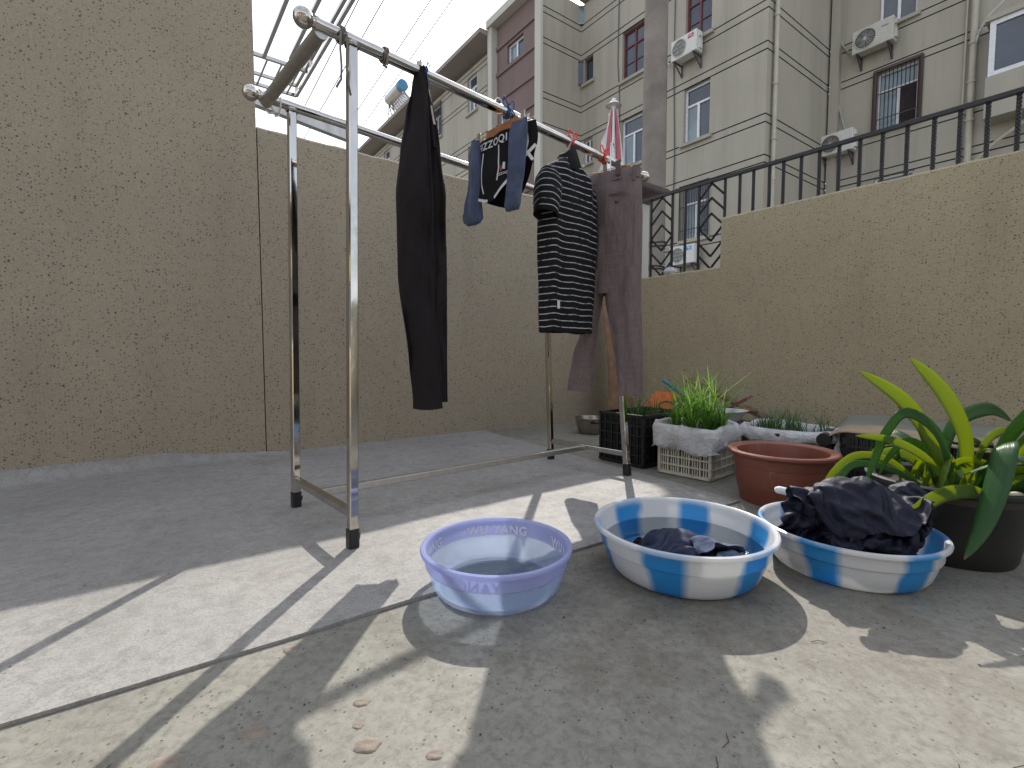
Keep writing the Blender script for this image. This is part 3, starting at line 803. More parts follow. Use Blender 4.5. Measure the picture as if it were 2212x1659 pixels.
# ------------------------------------------------------------------ unseen house wall added behind the viewer for the steel to reflect
hs = empty('reflection_house', (0, -4.6, 0), 'unseen plain house wall with door and windows, added for reflections in the steel', 'house')
mb = MB(); HX = [-7, -3.2, -1.7, -.6, .35, 1.5, 3.1, 7]; HZ = [0, .9, 2.1, 2.3, 3.0]
hol = {(1, 1), (3, 0), (3, 1), (5, 1)}
for i in range(7):
    for j in range(4):
        if (i, j) in hol: continue
        mb.add([(HX[i], -4.6, HZ[j]), (HX[i + 1], -4.6, HZ[j]), (HX[i + 1], -4.6, HZ[j + 1]), (HX[i], -4.6, HZ[j + 1])], [(0, 1, 2, 3)])
for x in (-7, 7): mb.add([(x, -4.6, 0), (x, -10, 0), (x, -10, 3.0), (x, -4.6, 3.0)], [(0, 1, 2, 3)])
mb.build('wall', 'stucco', hs)
for (i, j) in ((1, 1), (5, 1)):
    w_ = MB(); x0, x1 = HX[i], HX[i + 1]
    for a_, b_ in ((x0, x0 + .06), (x1 - .06, x1), ((x0 + x1) / 2 - .03, (x0 + x1) / 2 + .03)): w_.box(((a_ + b_) / 2, -4.68, 1.5), (b_ - a_, .06, 1.2))
    for z in (.93, 2.07): w_.box(((x0 + x1) / 2, -4.684, z), (x1 - x0 - .12, .05, .06))
    wo = w_.build('window', 'white_frame', hs)
    w_ = MB(); w_.box(((x0 + x1) / 2, -4.72, 1.5), (x1 - x0, .02, 1.2)); w_.build('pane', 'glass_dark', wo)
w_ = MB(); w_.box((-.125, -4.68, 1.05), (.95, .05, 2.1)); dr_ = w_.build('door', 'brown_frame', hs)
w_ = MB(); w_.tube([(.22, -4.62, 1.0), (.22, -4.60, 1.0), (.12, -4.60, 1.0)], .012, 8); w_.build('handle', 'hook_metal', dr_)
mb = MB(); mb.box((0, -7.0, 3.07), (14.6, 6.0, .14)); mb.build('roof', 'eave', hs)

# leafy tree added out of view past the stepped wall, for the posts to mirror
tre = empty('reflection_tree', (6.6, -.6, 0), 'unseen bushy dark green tree beyond the wall, added for reflections in the steel', 'tree')
mb = MB(); mb.tube([(6.6, -.6, 0), (6.55, -.58, .9), (6.62, -.62, 1.8), (6.5, -.5, 2.8)], [.11, .09, .075, .03], 10)
for k in range(7):
    a_ = k * .9; mb.tube([(6.58, -.6, 1.3 + .12 * k), (6.58 + .5 * math.cos(a_), -.6 + .5 * math.sin(a_), 1.8 + .15 * k), (6.58 + .95 * math.cos(a_ + .2), -.6 + .95 * math.sin(a_ + .2), 2.1 + .17 * k)], [.04, .025, .01], 6)
mb.build('trunk', 'old_wood', tre)
rt_ = random.Random(9); mb = MB(); clm = [Vector((6.58 + rt_.gauss(0, .62), -.6 + rt_.gauss(0, .62), 2.35 + rt_.gauss(0, .5))) for _ in range(42)]
for k in range(2600):
    c_ = clm[k % 42] + Vector((rt_.gauss(0, .17), rt_.gauss(0, .17), rt_.gauss(0, .15))); d_ = Vector((rt_.gauss(0, 1), rt_.gauss(0, 1), rt_.gauss(0, .6))).normalized(); e_ = d_.orthogonal().normalized(); L_ = rt_.uniform(.035, .07)
    mb.add([c_, c_ + d_ * L_ * .5 + e_ * L_ * .3, c_ + d_ * L_, c_ + d_ * L_ * .5 - e_ * L_ * .3], [(0, 1, 2, 3)])
mb.build('crown', 'leaf_dark', tre)

# ------------------------------------------------------------------ air-conditioner units
def ac_unit(p, d, n, label, cas='ac_white', w=.80, h=.55, dp=.30, tagm=None, txt=None, brackets=True, fan='g', side=1):
    """p: bottom centre on the wall; d along the wall (to the viewer's right), n outward"""
    u = empty('air_conditioner', p, label, 'air conditioner', 'air conditioner units on the block')
    A = (d, n, UP); c = p + n * (.12 + dp / 2) + UP * (h / 2)
    mb = MB(); mb.box(c, (w, dp, h), A); o = mb.build('casing', cas, u)
    bev = o.modifiers.new('bevel', 'BEVEL'); bev.width = .02; bev.segments = 2
    f = p + n * (.12 + dp)
    fc = f - d * (w * .17) + UP * (h * .5); r = h * .40
    mb = MB(); N = 28
    mb.add([fc + n * .004] + [fc + n * .004 + (d * math.cos(2 * math.pi * k / N) + UP * math.sin(2 * math.pi * k / N)) * r for k in range(N)], [(0, 1 + k, 1 + (k + 1) % N) for k in range(N)])
    fo = mb.build('fan_opening', 'ac_dark', u)
    mb = MB()
    for k in range(5):
        a = 2 * math.pi * k / 5; t0 = d * math.cos(a) + UP * math.sin(a); t1 = d * math.cos(a + .9) + UP * math.sin(a + .9)
        mb.add([fc + n * .006 + t0 * r * .2, fc + n * .006 + t0 * r * .9, fc + n * .010 + t1 * r * .9, fc + n * .010 + t1 * r * .3], [(0, 1, 2, 3)])
    mb.build('fan_blade_set', 'ac_fan', fo)
    mb = MB()
    if fan == 'g':
        for k in range(-5, 6):
            x = k / 6 * r; y = math.sqrt(max(0, r * r - x * x)); mb.bar(fc + n * .016 + d * x - UP * y, fc + n * .016 + d * x + UP * y, .006)
        for k in (-.5, 0, .5): y = k * r; x = math.sqrt(r * r - y * y); mb.bar(fc + n * .018 - d * x + UP * y, fc + n * .018 + d * x + UP * y, .006)
    else:
        for k in range(24):
            a = 2 * math.pi * k / 24; t0 = d * math.cos(a) + UP * math.sin(a); mb.bar(fc + n * .014 + t0 * r * .2, fc + n * .014 + t0 * r, .005)
        mb.add([fc + n * .02] + [fc + n * .02 + (d * math.cos(2 * math.pi * k / 14) + UP * math.sin(2 * math.pi * k / 14)) * r * .18 for k in range(14)], [(0, 1 + k, 1 + (k + 1) % 14) for k in range(14)])
    mb.tube([fc + n * .012 + (d * math.cos(2 * math.pi * k / N) + UP * math.sin(2 * math.pi * k / N)) * r for k in range(N + 1)], .010, 5)
    mb.build('fan_guard', 'ac_white' if fan == 'g' else 'ac_beige', u)
    mb = MB(); mb.box(p + n * (.12 + dp * .45) + d * (w / 2 + .02) + UP * (h * .32), (.04, .12, .22), A); mb.box(p + n * (.12 + dp * .5) + d * (w / 2 + .02) + UP * (h * .8), (.04, .10, .12), A); mb.build('valve_cover', cas, u)
    if tagm:
        tc = f + n * .006 + d * (w * .28) + UP * (h * .80)
        mb = MB(); mb.box(tc, (.17, .006, .10), A); lb = mb.build('label_plate', tagm, u)
        if txt == '-':      # two unreadable pale lines
            mb = MB(); mb.box(tc + n * .005 + d * .01 + UP * .015, (.11, .004, .018), A); mb.box(tc + n * .005 + d * .025 - UP * .018, (.07, .004, .012), A); mb.build('printed_lines', 'print_white', lb)
        elif txt:
            pts, fs = text_points(txt, .075); mb = MB(); mb.add([tc + n * .006 + d * q.x + UP * (q.y - .025) for q in pts], fs); mb.build('label_text', 'print_white', lb)
    elif txt:
        tc = f + n * .006 + d * (w * .30) + UP * (h * .70)
        mb = MB(); mb.box(tc, (.15, .004, .014), A); mb.build('printed_name', 'print_dark', u)
    if brackets:
        for x in (-.3, .3):
            b0 = p + d * (x * w / .8)
            mb = MB(); mb.bar(b0 + n * .02 - UP * .32, b0 + n * .02 + UP * .02, .035, .03); mb.bar(b0 + n * .02 - UP * .015, b0 + n * (.14 + dp) - UP * .015, .035, .03); mb.bar(b0 + n * .03 - UP * .30, b0 + n * (.10 + dp) - UP * .03, .03, .025)
            mb.build('bracket', 'bracket', u)
    return u
def hose(u, pts, r, m, name='hose'):
    mb = MB(); mb.tube(pts, r, 8); return mb.build(name, m, u, smooth=True)
PA = lambda s_, z, q=0.0: C1 + BV2 * s_ + UP * z + NA * q
PE = lambda s_, z, q=0.0: E0 - BV2 * s_ + UP * z + NE * q
u = ac_unit(PA(2.10, 8.82), -BV2, NA, 'white air conditioner with red maker label on iron brackets below a red-framed window', tagm='label_red', txt='TCL')
hose(u, [PA(2.5, 8.98, .25), PA(2.75, 9.0, .12), PA(2.98, 9.25, .04), PA(3.02, 9.55, .03)], .02, 'pipe_white')
u = ac_unit(PA(2.02, 3.12), -BV2, NA, 'small white air conditioner with blue label seen through the railing', tagm='label_blue', txt='-', w=.78, h=.52)
hose(u, [PA(2.4, 3.5, .2), PA(2.6, 3.66, .1), PA(2.75, 3.8, .03)], .02, 'pipe_white')
u = ac_unit(PE(1.12, 8.75), -BV2, NE, 'beige air conditioner with dark round fan high on the right-hand facade', 'ac_beige', w=.92, h=.60, fan='r', txt='-')
hose(u, [PE(.66, 8.95, .25), PE(.5, 9.0, .1), PE(.3, 9.35, .05), PE(.17, 9.9, .03), PE(.12, 10.4, .03), PE(.16, 10.6, -.02)], .022, 'hose_green')
u = ac_unit(PE(.36, 6.25), -BV2, NE, 'white air conditioner with pale fan hub behind the railing at right', w=.82, h=.58, fan='r')
hose(u, [PE(.55, 6.83, .25), PE(.45, 7.0, .12), PE(.35, 7.35, .06), PE(.25, 7.75, .03), PE(.24, 7.85, -.03)], .028, 'hose_green')

# solar water heater on the rear roof
hz_ = F0 + BV2 * 9.3 - NA * .2 + UP * 12.72
so = empty('solar_water_heater', hz_, 'solar water heater with blue tank end on the rear roof', 'water heater')
Lx = BV2; Ny = -NA
tc = hz_ + UP * 1.75 - Ny * .2
mb = MB(); mb.tube([tc - Lx * .95, tc - Lx * .9, tc + Lx * .9, tc + Lx * .95], [.22, .27, .27, .22], 20); mb.build('tank', 'tank_steel', so, smooth='auto')
mb = MB(); mb.tube([tc - Lx * 1.0, tc - Lx * .97, tc - Lx * .68, tc - Lx * .67], [.2, .285, .285, .2], 20); mb.build('tank_end', 'tank_blue', so, smooth='auto')
for k in range(15):
    x = -.85 + 1.7 * k / 14
    mb = MB(); mb.tube([tc + Lx * x - UP * .2 + Ny * .1, hz_ + Lx * x + UP * .35 + Ny * 1.2], .032, 6); mb.build('glass_tube', 'ac_dark' if k % 2 else 'tank_steel', so)
for x in (-.9, .9):
    mb = MB(); mb.bar(hz_ + Lx * x - Ny * .25 - UP * .3, tc + Lx * x - UP * .2, .05); mb.bar(hz_ + Lx * x + Ny * .3 - UP * .1, tc + Lx * x - UP * .2, .05); mb.bar(hz_ + Lx * x + Ny * 1.2 + UP * .2, tc + Lx * x - UP * .2, .05); mb.bar(hz_ + Lx * x + Ny * .3 + UP * .05, hz_ + Lx * x + Ny * 1.2 + UP * .2, .05); mb.build('stand', 'steel_dull', so)
mb = MB(); mb.bar(hz_ - Lx * .9 + Ny * 1.2 + UP * .3, hz_ + Lx * .9 + Ny * 1.2 + UP * .3, .06); mb.build('foot_rail', 'steel_dull', so)
mb = MB(); mb.tube([tc + Lx * .6 - UP * .2, hz_ + Lx * .5 + UP * .9, hz_ + Lx * .65 + UP * .3 + Ny * .3, hz_ + Lx * .5 - UP * .1 + Ny * .5, hz_ + Lx * .45 - UP * 1.2 + Ny * .62], .035, 6); mb.build('water_pipe', 'rope_grey', so)

# overhead wires
wires = [(-2.789, 9.08, -5.389, 12.797), (-2.334, 9.08, -5.118, 13.081), (-1.475, 9.08, -4.039, 12.937), (-1.087, 9.08, -4.223, 13.876), (-.683, 9.08, -2.535, 11.959)]
wl = ['leftmost thin overhead wire crossing the pale sky', 'second overhead wire from the left in the pale sky', 'third overhead wire from the left in the pale sky', 'fourth overhead wire from the left in the pale sky', 'rightmost and thinnest overhead wire in the pale sky']
for k, (x0, y0, x1, y1) in enumerate(wires):
    d = Vector((x1 - x0, y1 - y0, 0)).normalized(); a = Vector((x0, y0, 7))
    pts = [a + d * s_ + UP * (.0006 * ((s_ - 3) ** 2)) for s_ in range(-16, 42, 3)]
    mb = MB(); mb.tube(pts, .011 if k < 4 else .007, 5); tag(mb.build('overhead_wire', 'wire_grey'), wl[k], 'wire', 'overhead wires')

# stainless clothes-drying frame of the house next door, beyond the low wall
fr = empty('drying_frame', (-2.6, 4.3, 0), 'stainless steel drying frame jutting out overhead beyond the wall', 'frame')
d2 = Vector((-1.016, 1.321, 0)).normalized(); d1 = Vector((.337, .248, 0)).normalized(); Z0 = 3.2
def fbar(nm, a, b, w): mb = MB(); mb.bar(a, b, w); return mb.build(nm, 'steel', fr)
e = Vector((-2.213, 5.06, Z0))
fbar('side_rail', e, e - d2 * 4.4, .028); fbar('side_rail', e + UP * .10, e + UP * .10 - d2 * 4.4, .028)
for s_ in (.0, .55, 1.15, 1.75, 2.4): fbar('strut', e - d2 * s_, e - d2 * s_ + UP * .10, .022)
fbar('cross_rail', e, e - d1 * 1.6, .028); fbar('cross_rail', e + UP * .10, e + UP * .10 - d1 * 1.6, .028)
h1 = Vector((-1.918, 4.637, Z0)); fbar('cross_rail', h1, h1 - d1 * 1.6, .03)
for t_ in (.09, .24, .36, .5): fbar('slat', e - d1 * t_, e - d1 * t_ - d2 * .52, .016)
for p in (Vector((-2.208, 4.409, Z0)), Vector((-1.985, 4.435, Z0)), Vector((-2.44, 4.25, Z0))): fbar('long_rail', p, p - d2 * 4.0, .030)
for t_, L in ((1.5, 0), (1.5, 1.2)): fbar('post', e - d1 * t_ - d2 * L, e - d1 * t_ - d2 * L - UP * 3.2, .05)
a = Vector((-1.68, 2.99, 2.15)); b = Vector((-1.20, 3.576, 2.15))
mb = MB(); mb.bar(a + (a - b).normalized() * .5, b, .05, .10); mb.build('beam', 'steel_dull', fr)
mb = MB(); mb.bar(a + (a - b).normalized() * .45 - UP * 2.15, a + (a - b).normalized() * .45 + UP * .03, .05); mb.build('post', 'steel_dull', fr)

# closed parasol behind the corner
um = empty('parasol', (1.135, 5.5, 0), 'closed pink and white striped parasol behind the wall corner', 'parasol')
mb = MB(); mb.tube([(1.135, 5.5, 0), (1.135, 5.5, 3.40)], .022, 10); mb.build('pole', 'print_white', um)
N = 48; 
for nm, par in (('canopy_panel', 0), ('canopy_panel', 1)):
    mb = MB()
    for g in range(8):
        if g % 2 != par: continue
        rings = []
        for j in range(15):
            t_ = j / 14; z = 3.33 - 1.15 * t_
            row = []
            for k in range(7):
                th = 2 * math.pi * (g + k / 6) / 8 + .2
                fold = .55 + .45 * math.sin(math.pi * k / 6) if par else .9 - .35 * math.sin(math.pi * k / 6)
                r = (.020 + .135 * min(1, t_ * 1.15) ** .75) * fold * (1 + .12 * nz((g, k, t_ * 3), 1, 2))
                row.append(Vector((1.135 + r * math.cos(th), 5.5 + r * math.sin(th), z + (.04 * nz((g * 3, k * .4, 0), 1, 1) if j == 14 else 0))))
            rings.append(row)
        mb.loft(rings, closed=False)
    mb.build(nm, 'umbrella_pink' if par == 0 else 'umbrella_white', um, smooth=True)
mb = MB(); mb.lathe([(.0, 3.385), (.014, 3.38), (.02, 3.362), (.045, 3.358), (.082, 3.33), (.088, 3.322), (.05, 3.33), (.012, 3.32)], (1.135, 5.5, 0), 20); mb.build('top_cap', 'umbrella_white', um, smooth=True)
mb = MB()
rings = []
for j in range(9):
    t_ = j / 8; rings.append([Vector((1.075 - .085 * t_, 5.41, 3.2 - .8 * t_)), Vector((1.05 - .13 * t_ + .025 * math.sin(12 * t_), 5.37, 3.18 - .8 * t_))])
mb.loft(rings, closed=False); mb.build('loose_flap', 'umbrella_white', um, smooth=True)
mb = MB(); mb.lathe([(.0, .0), (.25, .0), (.25, .08), (.05, .12), (.03, .3)], (1.135, 5.5, 0), 24); mb.build('base', 'cap_brown', um)
# crumpled white bag on the low wall by the railing
mb = MB(); c = rp(.40, 1.215) + RN * .02
rings = []
for j in range(9):
    a = math.pi * j / 8
    rings.append([c + Vector(((.055 + .012 * nz((j, k, 0), .7, 3)) * math.sin(a) * math.cos(k * math.pi / 6), (.045 + .012 * nz((j, k, 5), .7, 3)) * math.sin(a) * math.sin(k * math.pi / 6), -.032 * math.cos(a) * (1 + .3 * nz((j, k, 9), .8, 3)) + .012)) for k in range(12)])
mb.loft(rings); tag(mb.build('plastic_bag', 'sack', smooth=True, origin=c - UP * .02), 'crumpled white plastic bag on the low wall under the railing', 'bag')

# ------------------------------------------------------------------ stainless clothes rack
KU = Vector((.733, .680, 0)).normalized(); KP = Vector((KU.y, -KU.x, 0))       # along the top bars; towards the viewer
NB0 = Vector((-.526, 1.254, 1.39)); BB0 = Vector((-.847, 1.598, 1.39)); BL = 1.578
rk = empty('clothes_rack', (-.12, 1.87, 0), 'stainless steel clothes rack with two round top bars and taped feet', 'clothes rack')
def top_bar(p, name='top_bar'):
    mb = MB(); mb.tube([p + KU * .028, p + KU * (BL - .03)], .0155, 20); o = mb.build(name, 'chrome', rk, smooth='auto')
    for e in (p, p + KU * BL):
        mb = MB(); mb.sphere(e, .025, 20, 14); mb.build('end_ball', 'steel', o, smooth=True)
        s_ = 1 if e is p or e == p else -1
        mb = MB(); mb.tube([e + KU * (.018 * s_), e + KU * (.026 * s_), e + KU * (.027 * s_), e + KU * (.036 * s_)], [.013, .013, .0172, .0172], 16); mb.build('end_collar', 'steel', o, smooth='auto')
    return o
top_bar(NB0); top_bar(BB0)
for s_ in (.045, 1.50):
    mb = MB(); mb.tube([NB0 + KU * s_ - UP * .014, BB0 + KU * s_ - UP * .014], .0185, 18); mb.build('cross_tube', 'steel_dull', rk, smooth='auto')
posts = [((-.444, 1.300), NB0 + KU * .127), ((-.764, 1.659), BB0 + KU * .127), ((.514, 2.098), NB0 + KU * 1.276), ((.200, 2.427), BB0 + KU * 1.385)]
for k_, ((bx, by), tp) in enumerate(posts):
    fc_ = Vector((.739, -.674, 0)) if k_ == 1 else KP          # the rear post is turned a little so its face mirrors the black trousers
    b0 = Vector((bx, by, .012)); mb = MB(); mb.bar(b0, tp - UP * .010, .0255, .0255, up=fc_, bevel=.003); po_ = mb.build('post', 'steel', rk)
    mb = MB(); a_ = Vector((bx, by, .008)); mb.bar(a_, a_ + (tp - b0).normalized() * .052, .030, .030, up=KP, bevel=.004); mb.build('taped_foot', 'tape', po_)
    mb = MB(); mb.poly([a_ + KU * .014 + UP * z for z in (.030,)] + [a_ + KU * .024 + UP * .034, a_ + KU * .022 + UP * .018, a_ + KU * .014 + UP * .012], .002, -KP); mb.build('tape_end', 'tape', po_)
    q = tp - UP * .014
    mb = MB(); mb.lathe([(.019, -.006), (.021, .0), (.017, .007)], q, 12); mb.build('weld', 'steel_dull', po_)
F = [Vector((x, y, .103)) for (x, y), t_ in posts]
mb = MB(); mb.bar(F[1] + (F[0] - F[1]).normalized() * .014, F[0] + (F[1] - F[0]).normalized() * .014, .0225, .0225, bevel=.002); mb.build('side_bar', 'steel', rk)
mb = MB(); mb.bar(F[3] + (F[2] - F[3]).normalized() * .014, F[2] + (F[3] - F[2]).normalized() * .014, .0225, .0225, bevel=.002); mb.build('side_bar', 'steel', rk)
ml, mr = (F[0] + F[1]) / 2 + (F[0] - F[1]) * -.05, (F[2] + F[3]) / 2
dm = (mr - ml).normalized(); mb = MB(); mb.bar(ml + dm * .012, mr - dm * .012, .0225, .0225, bevel=.002); mb.build('long_bar', 'steel_dull', rk)

def bar_pt(s_): return NB0 + KU * s_
def ring_tie(name, s_, r, m, label, cat, bow=None, base=None, tails=()):
    """cord wound round the top bar, with optional bow loops and hanging tails"""
    b_ = (base or NB0) + KU * s_
    o = empty(name, b_ - UP * .03, label, cat, 'cords tied on the rack')
    for k in range(2):
        mb = MB(); mb.tube([b_ + KU * (.006 * (k - .5) + .003 * math.sin(a * .6)) + (KP * math.cos(a * math.pi / 9) + UP * math.sin(a * math.pi / 9)) * (.0165 + r) for a in range(19)], r, 6); mb.build('coil', m, o, smooth=True)
    if bow:
        for sg in (-1, 1):
            c = b_ + UP * .018 + KP * .012
            mb = MB(); mb.tube([c + KU * (sg * bow * (.9 * math.sin(t * math.pi / 10))) + UP * (bow * .55 * math.sin(t * math.pi / 5) + bow * .35 * math.sin(t * math.pi / 10)) for t in range(11)], r, 6); mb.build('bow_loop', m, o, smooth=True)
    for pts in tails:
        mb = MB(); mb.tube([b_ + KU * a + KP * b + UP * c for a, b, c in pts], r, 6); mb.build('tail', m, o, smooth=True)
    return o
ring_tie('cord', .096, .0030, 'rope_grey', 'grey braided cord with two long tails hanging from the front bar', 'cord', tails=(
    [(-.008, .020, .0), (-.010, .020, -.05), (-.008, .021, -.09), (-.009, .02, -.125), (-.016, .02, -.137), (-.022, .02, -.150)],
    [(.008, .021, .0), (.009, .022, -.05), (.006, .022, -.09), (.010, .022, -.135), (.015, .022, -.158)]))
ring_tie('cord', .222, .0030, 'rope_grey', 'short grey cord knotted round the front bar', 'cord', tails=([(.002, .018, 0), (.0, .019, -.03), (-.006, .012, -.036), (-.004, .0, -.028), (.003, .012, -.038)],))
ring_tie('cord', .052, .0030, 'rope_white', 'off-white strip tied round the rear bar beside its ball end', 'cord', base=BB0, tails=(
    [(-.004, .018, 0), (.004, .022, -.035), (.014, .024, -.05), (.026, .022, -.046), (.034, .018, -.02), (.036, .016, .01)], [(.010, .024, -.05), (.014, .026, -.062), (.028, .026, -.054)], [(.012, .024, -.05), (-.004, .024, -.058), (-.014, .022, -.05)]))
ring_tie('cord', .352, .0024, 'rope_blue', 'blue cord tied beside the black trousers', 'cord', tails=([(0, .016, .01), (.004, .022, .025), (.010, .02, .015)], [(0, .018, 0), (.004, .02, -.04)]))
ring_tie('cord', .690, .0024, 'rope_blue', 'blue cord tied in a bow above the briefs', 'cord', bow=.030, tails=([(.0, .018, .01), (.02, .02, -.005), (.035, .018, -.03)],))
ring_tie('cord', 1.035, .0024, 'rope_red', 'red cord bow above the striped shirt', 'cord', bow=.028, tails=([(.0, .018, .01), (-.01, .02, -.02)],))
ring_tie('cord', 1.245, .0024, 'rope_red', 'red cord bow above the grey-brown trousers', 'cord', bow=.030, tails=([(.0, .018, .01), (-.006, .02, -.03)],))

# ------------------------------------------------------------------ clothes
def lerp_levels(levels, n):
    """levels [(z, left, right, thick, off)] resampled to n rows, smooth"""
    out = []; zs = [l[0] for l in levels]
    for i in range(n):
        z = zs[0] + (zs[-1] - zs[0]) * i / (n - 1)
        for j in range(len(zs) - 1):
            if zs[j] >= z >= zs[j + 1] - 1e-9:
                t_ = (zs[j] - z) / max(1e-9, zs[j] - zs[j + 1]); t_ = t_ * t_ * (3 - 2 * t_) * .5 + t_ * .5
                out.append((z,) + tuple(levels[j][k] + (levels[j + 1][k] - levels[j][k]) * t_ for k in range(1, 5))); break
    return out
def garment(O, w, n, levels, rows=40, seg=48, folds=.007, freq=3.0, seed=0.0, mb=None, hem=0.0, uvs=None, sag=0.0):
    mb = mb or MB(); rings = []; O = Vector(O)
    for (z, l, r, th, off) in lerp_levels(levels, rows):
        row = []; mid = (l + r) / 2; hw = (r - l) / 2
        for k in range(seg):
            a = 2 * math.pi * k / seg; ca, sa = math.cos(a), math.sin(a)
            x = mid + hw * (abs(ca) ** .75) * (1 if ca >= 0 else -1)
            dep = th * (abs(sa) ** .7) * (1 if sa >= 0 else -1)
            fl = folds * (math.sin(freq * 2 * math.pi * (x - mid) / .15 + 3 * nz((x * 4, z * 1.4, seed), 1, seed) + seed) * .6 + 1.3 * nz((x * 16, z * 3.2, sa * 2), 1, seed) + .6 * nz((x * 40, z * 9, sa * 3), 1, seed + 3))
            row.append(O + w * x + n * (off + dep + fl) + UP * (z + hem * nz((x * 12, sa, 0), 1, seed) + sag * (x - mid)))
            if uvs is not None: uvs.append((x, z))
        rings.append(row)
    mb.loft(rings)
    return mb
FRONT = Vector((0, -1, 0)); XR = Vector((1, 0, 0))
# black trousers folded over and clipped at one point
bt = empty('black_trousers', (-.27, 1.49, .38), 'long black trousers hanging folded from the front bar', 'trousers')
O = Vector((-.27, 1.49, 0))
wq = Vector((.97, .243, 0)).normalized(); nq = Vector((.243, -.97, 0)).normalized()
mb = garment(O, wq, nq, [(1.400, -.024, .006, .006, .0), (1.33, -.034, .016, .016, 0), (1.265, -.050, .020, .024, .0), (1.15, -.069, .022, .030, .006), (1.032, -.083, .028, .034, .010), (.78, -.081, .034, .032, .010), (.523, -.051, .046, .028, .008), (.40, -.040, .050, .026, .006), (.375, -.040, .052, .026, .006)], rows=70, seg=72, folds=.018, seed=1.7, freq=1.1)
mb.build('front_leg', 'black_cotton', bt, smooth=True)
mb = garment(O, wq, nq, [(1.372, -.012, .006, .006, -.006), (1.26, -.014, .034, .016, -.010), (1.15, -.010, .054, .024, -.016), (1.032, -.012, .068, .030, -.018), (.78, -.008, .072, .030, -.018), (.523, .0, .070, .026, -.014), (.392, .006, .070, .024, -.012)], rows=64, seg=72, folds=.014, seed=4.2, freq=1.4)
mb.build('rear_leg', 'black_cotton', bt, smooth=True)
mb = garment(O, wq, nq, [(1.335, .010, .018, .010, .006), (1.30, .006, .030, .015, .004), (1.27, .004, .036, .016, .0), (1.225, .010, .046, .017, -.004), (1.17, .016, .052, .018, -.006)], rows=24, folds=.006, seed=8.0, freq=9)
mb.build('gathered_waist', 'black_cotton', bt, smooth=True)
mb = MB(); rings = []
for j in range(8):
    z = 1.335 - .10 * j / 7; rings.append([O + wq * (.014 + .016 * j / 7) + nq * .018 + UP * z, O + wq * (.020 + .018 * j / 7) + nq * .010 + UP * (z + .004)])
mb.loft(rings, closed=False); mb.build('lining_strip', 'pocket_beige', bt, smooth=True)
mb = MB(); mb.box(O + wq * -.010 + nq * .012 + UP * 1.397, (.016, .008, .034), (wq, nq, UP)); mb.box(O + wq * -.010 - nq * .010 + UP * 1.399, (.016, .008, .034), (wq, nq, UP)); mb.tube([O + wq * -.010 + UP * 1.415, O + wq * -.006 + UP * 1.424 + nq * .006, O + UP * 1.428 - nq * .01], .002, 6); mb.build('clip', 'clip_metal', bt)

# hangers cross the bar: width direction runs towards the viewer
HW = Vector((.685, -.728, 0)).normalized(); HN = Vector((-HW.y * -1, HW.x * -1, 0)); HN = Vector((HW.y, -HW.x, 0)); HN = HN if HN.y < 0 else -HN
bp = Vector((-.03, 1.73, 0))
def hook(mb, c, w, top, r=.0022, R_=.019):
    pts = [c] + [c + UP * (top - c.z - R_)]
    for k in range(9):
        a = math.pi - math.pi * 1.25 * k / 8
        pts.append(Vector((c.x, c.y, top - R_ * .2)) + w * (R_ * math.cos(a) + R_) * .9 + UP * (R_ * math.sin(a)))
    mb.tube(pts, r, 6)
hg = empty('clip_hanger', bp + UP * 1.30, 'brown wooden clip hanger holding the briefs and socks', 'hanger', 'hangers on the front bar')
mb = MB(); mb.poly([bp + HW * a + UP * z for a, z in ((-.080, 1.322), (.083, 1.322), (.086, 1.326), (.086, 1.346), (.081, 1.350), (-.078, 1.350), (-.082, 1.346), (-.082, 1.326))], .010, HN); mb.build('crossbar', 'wood_orange', hg)
mb = MB(); mb.tube([bp + HW * -.15 + UP * 1.326, bp + HW * .15 + UP * 1.326], .0018, 6); mb.build('wire', 'hook_metal', hg)
mb = MB(); hook(mb, bp + UP * 1.35 + HN * .005, HN, 1.418); mb.build('hook', 'hook_metal', hg)
for x in (-.116, .113):
    mb = MB(); mb.poly([bp + HW * (x - .010) + HN * .013 + UP * 1.354, bp + HW * (x + .009) + HN * .013 + UP * 1.354, bp + HW * (x + .006) + HN * .013 + UP * 1.296, bp + HW * (x - .006) + HN * .013 + UP * 1.296], .004, HN)
    mb.poly([bp + HW * (x - .010) - HN * .008 + UP * 1.350, bp + HW * (x + .009) - HN * .008 + UP * 1.350, bp + HW * (x + .006) + HN * .004 + UP * 1.296, bp + HW * (x - .006) + HN * .004 + UP * 1.296], .003, HN)
    mb.build('clip', 'clip_metal', hg)

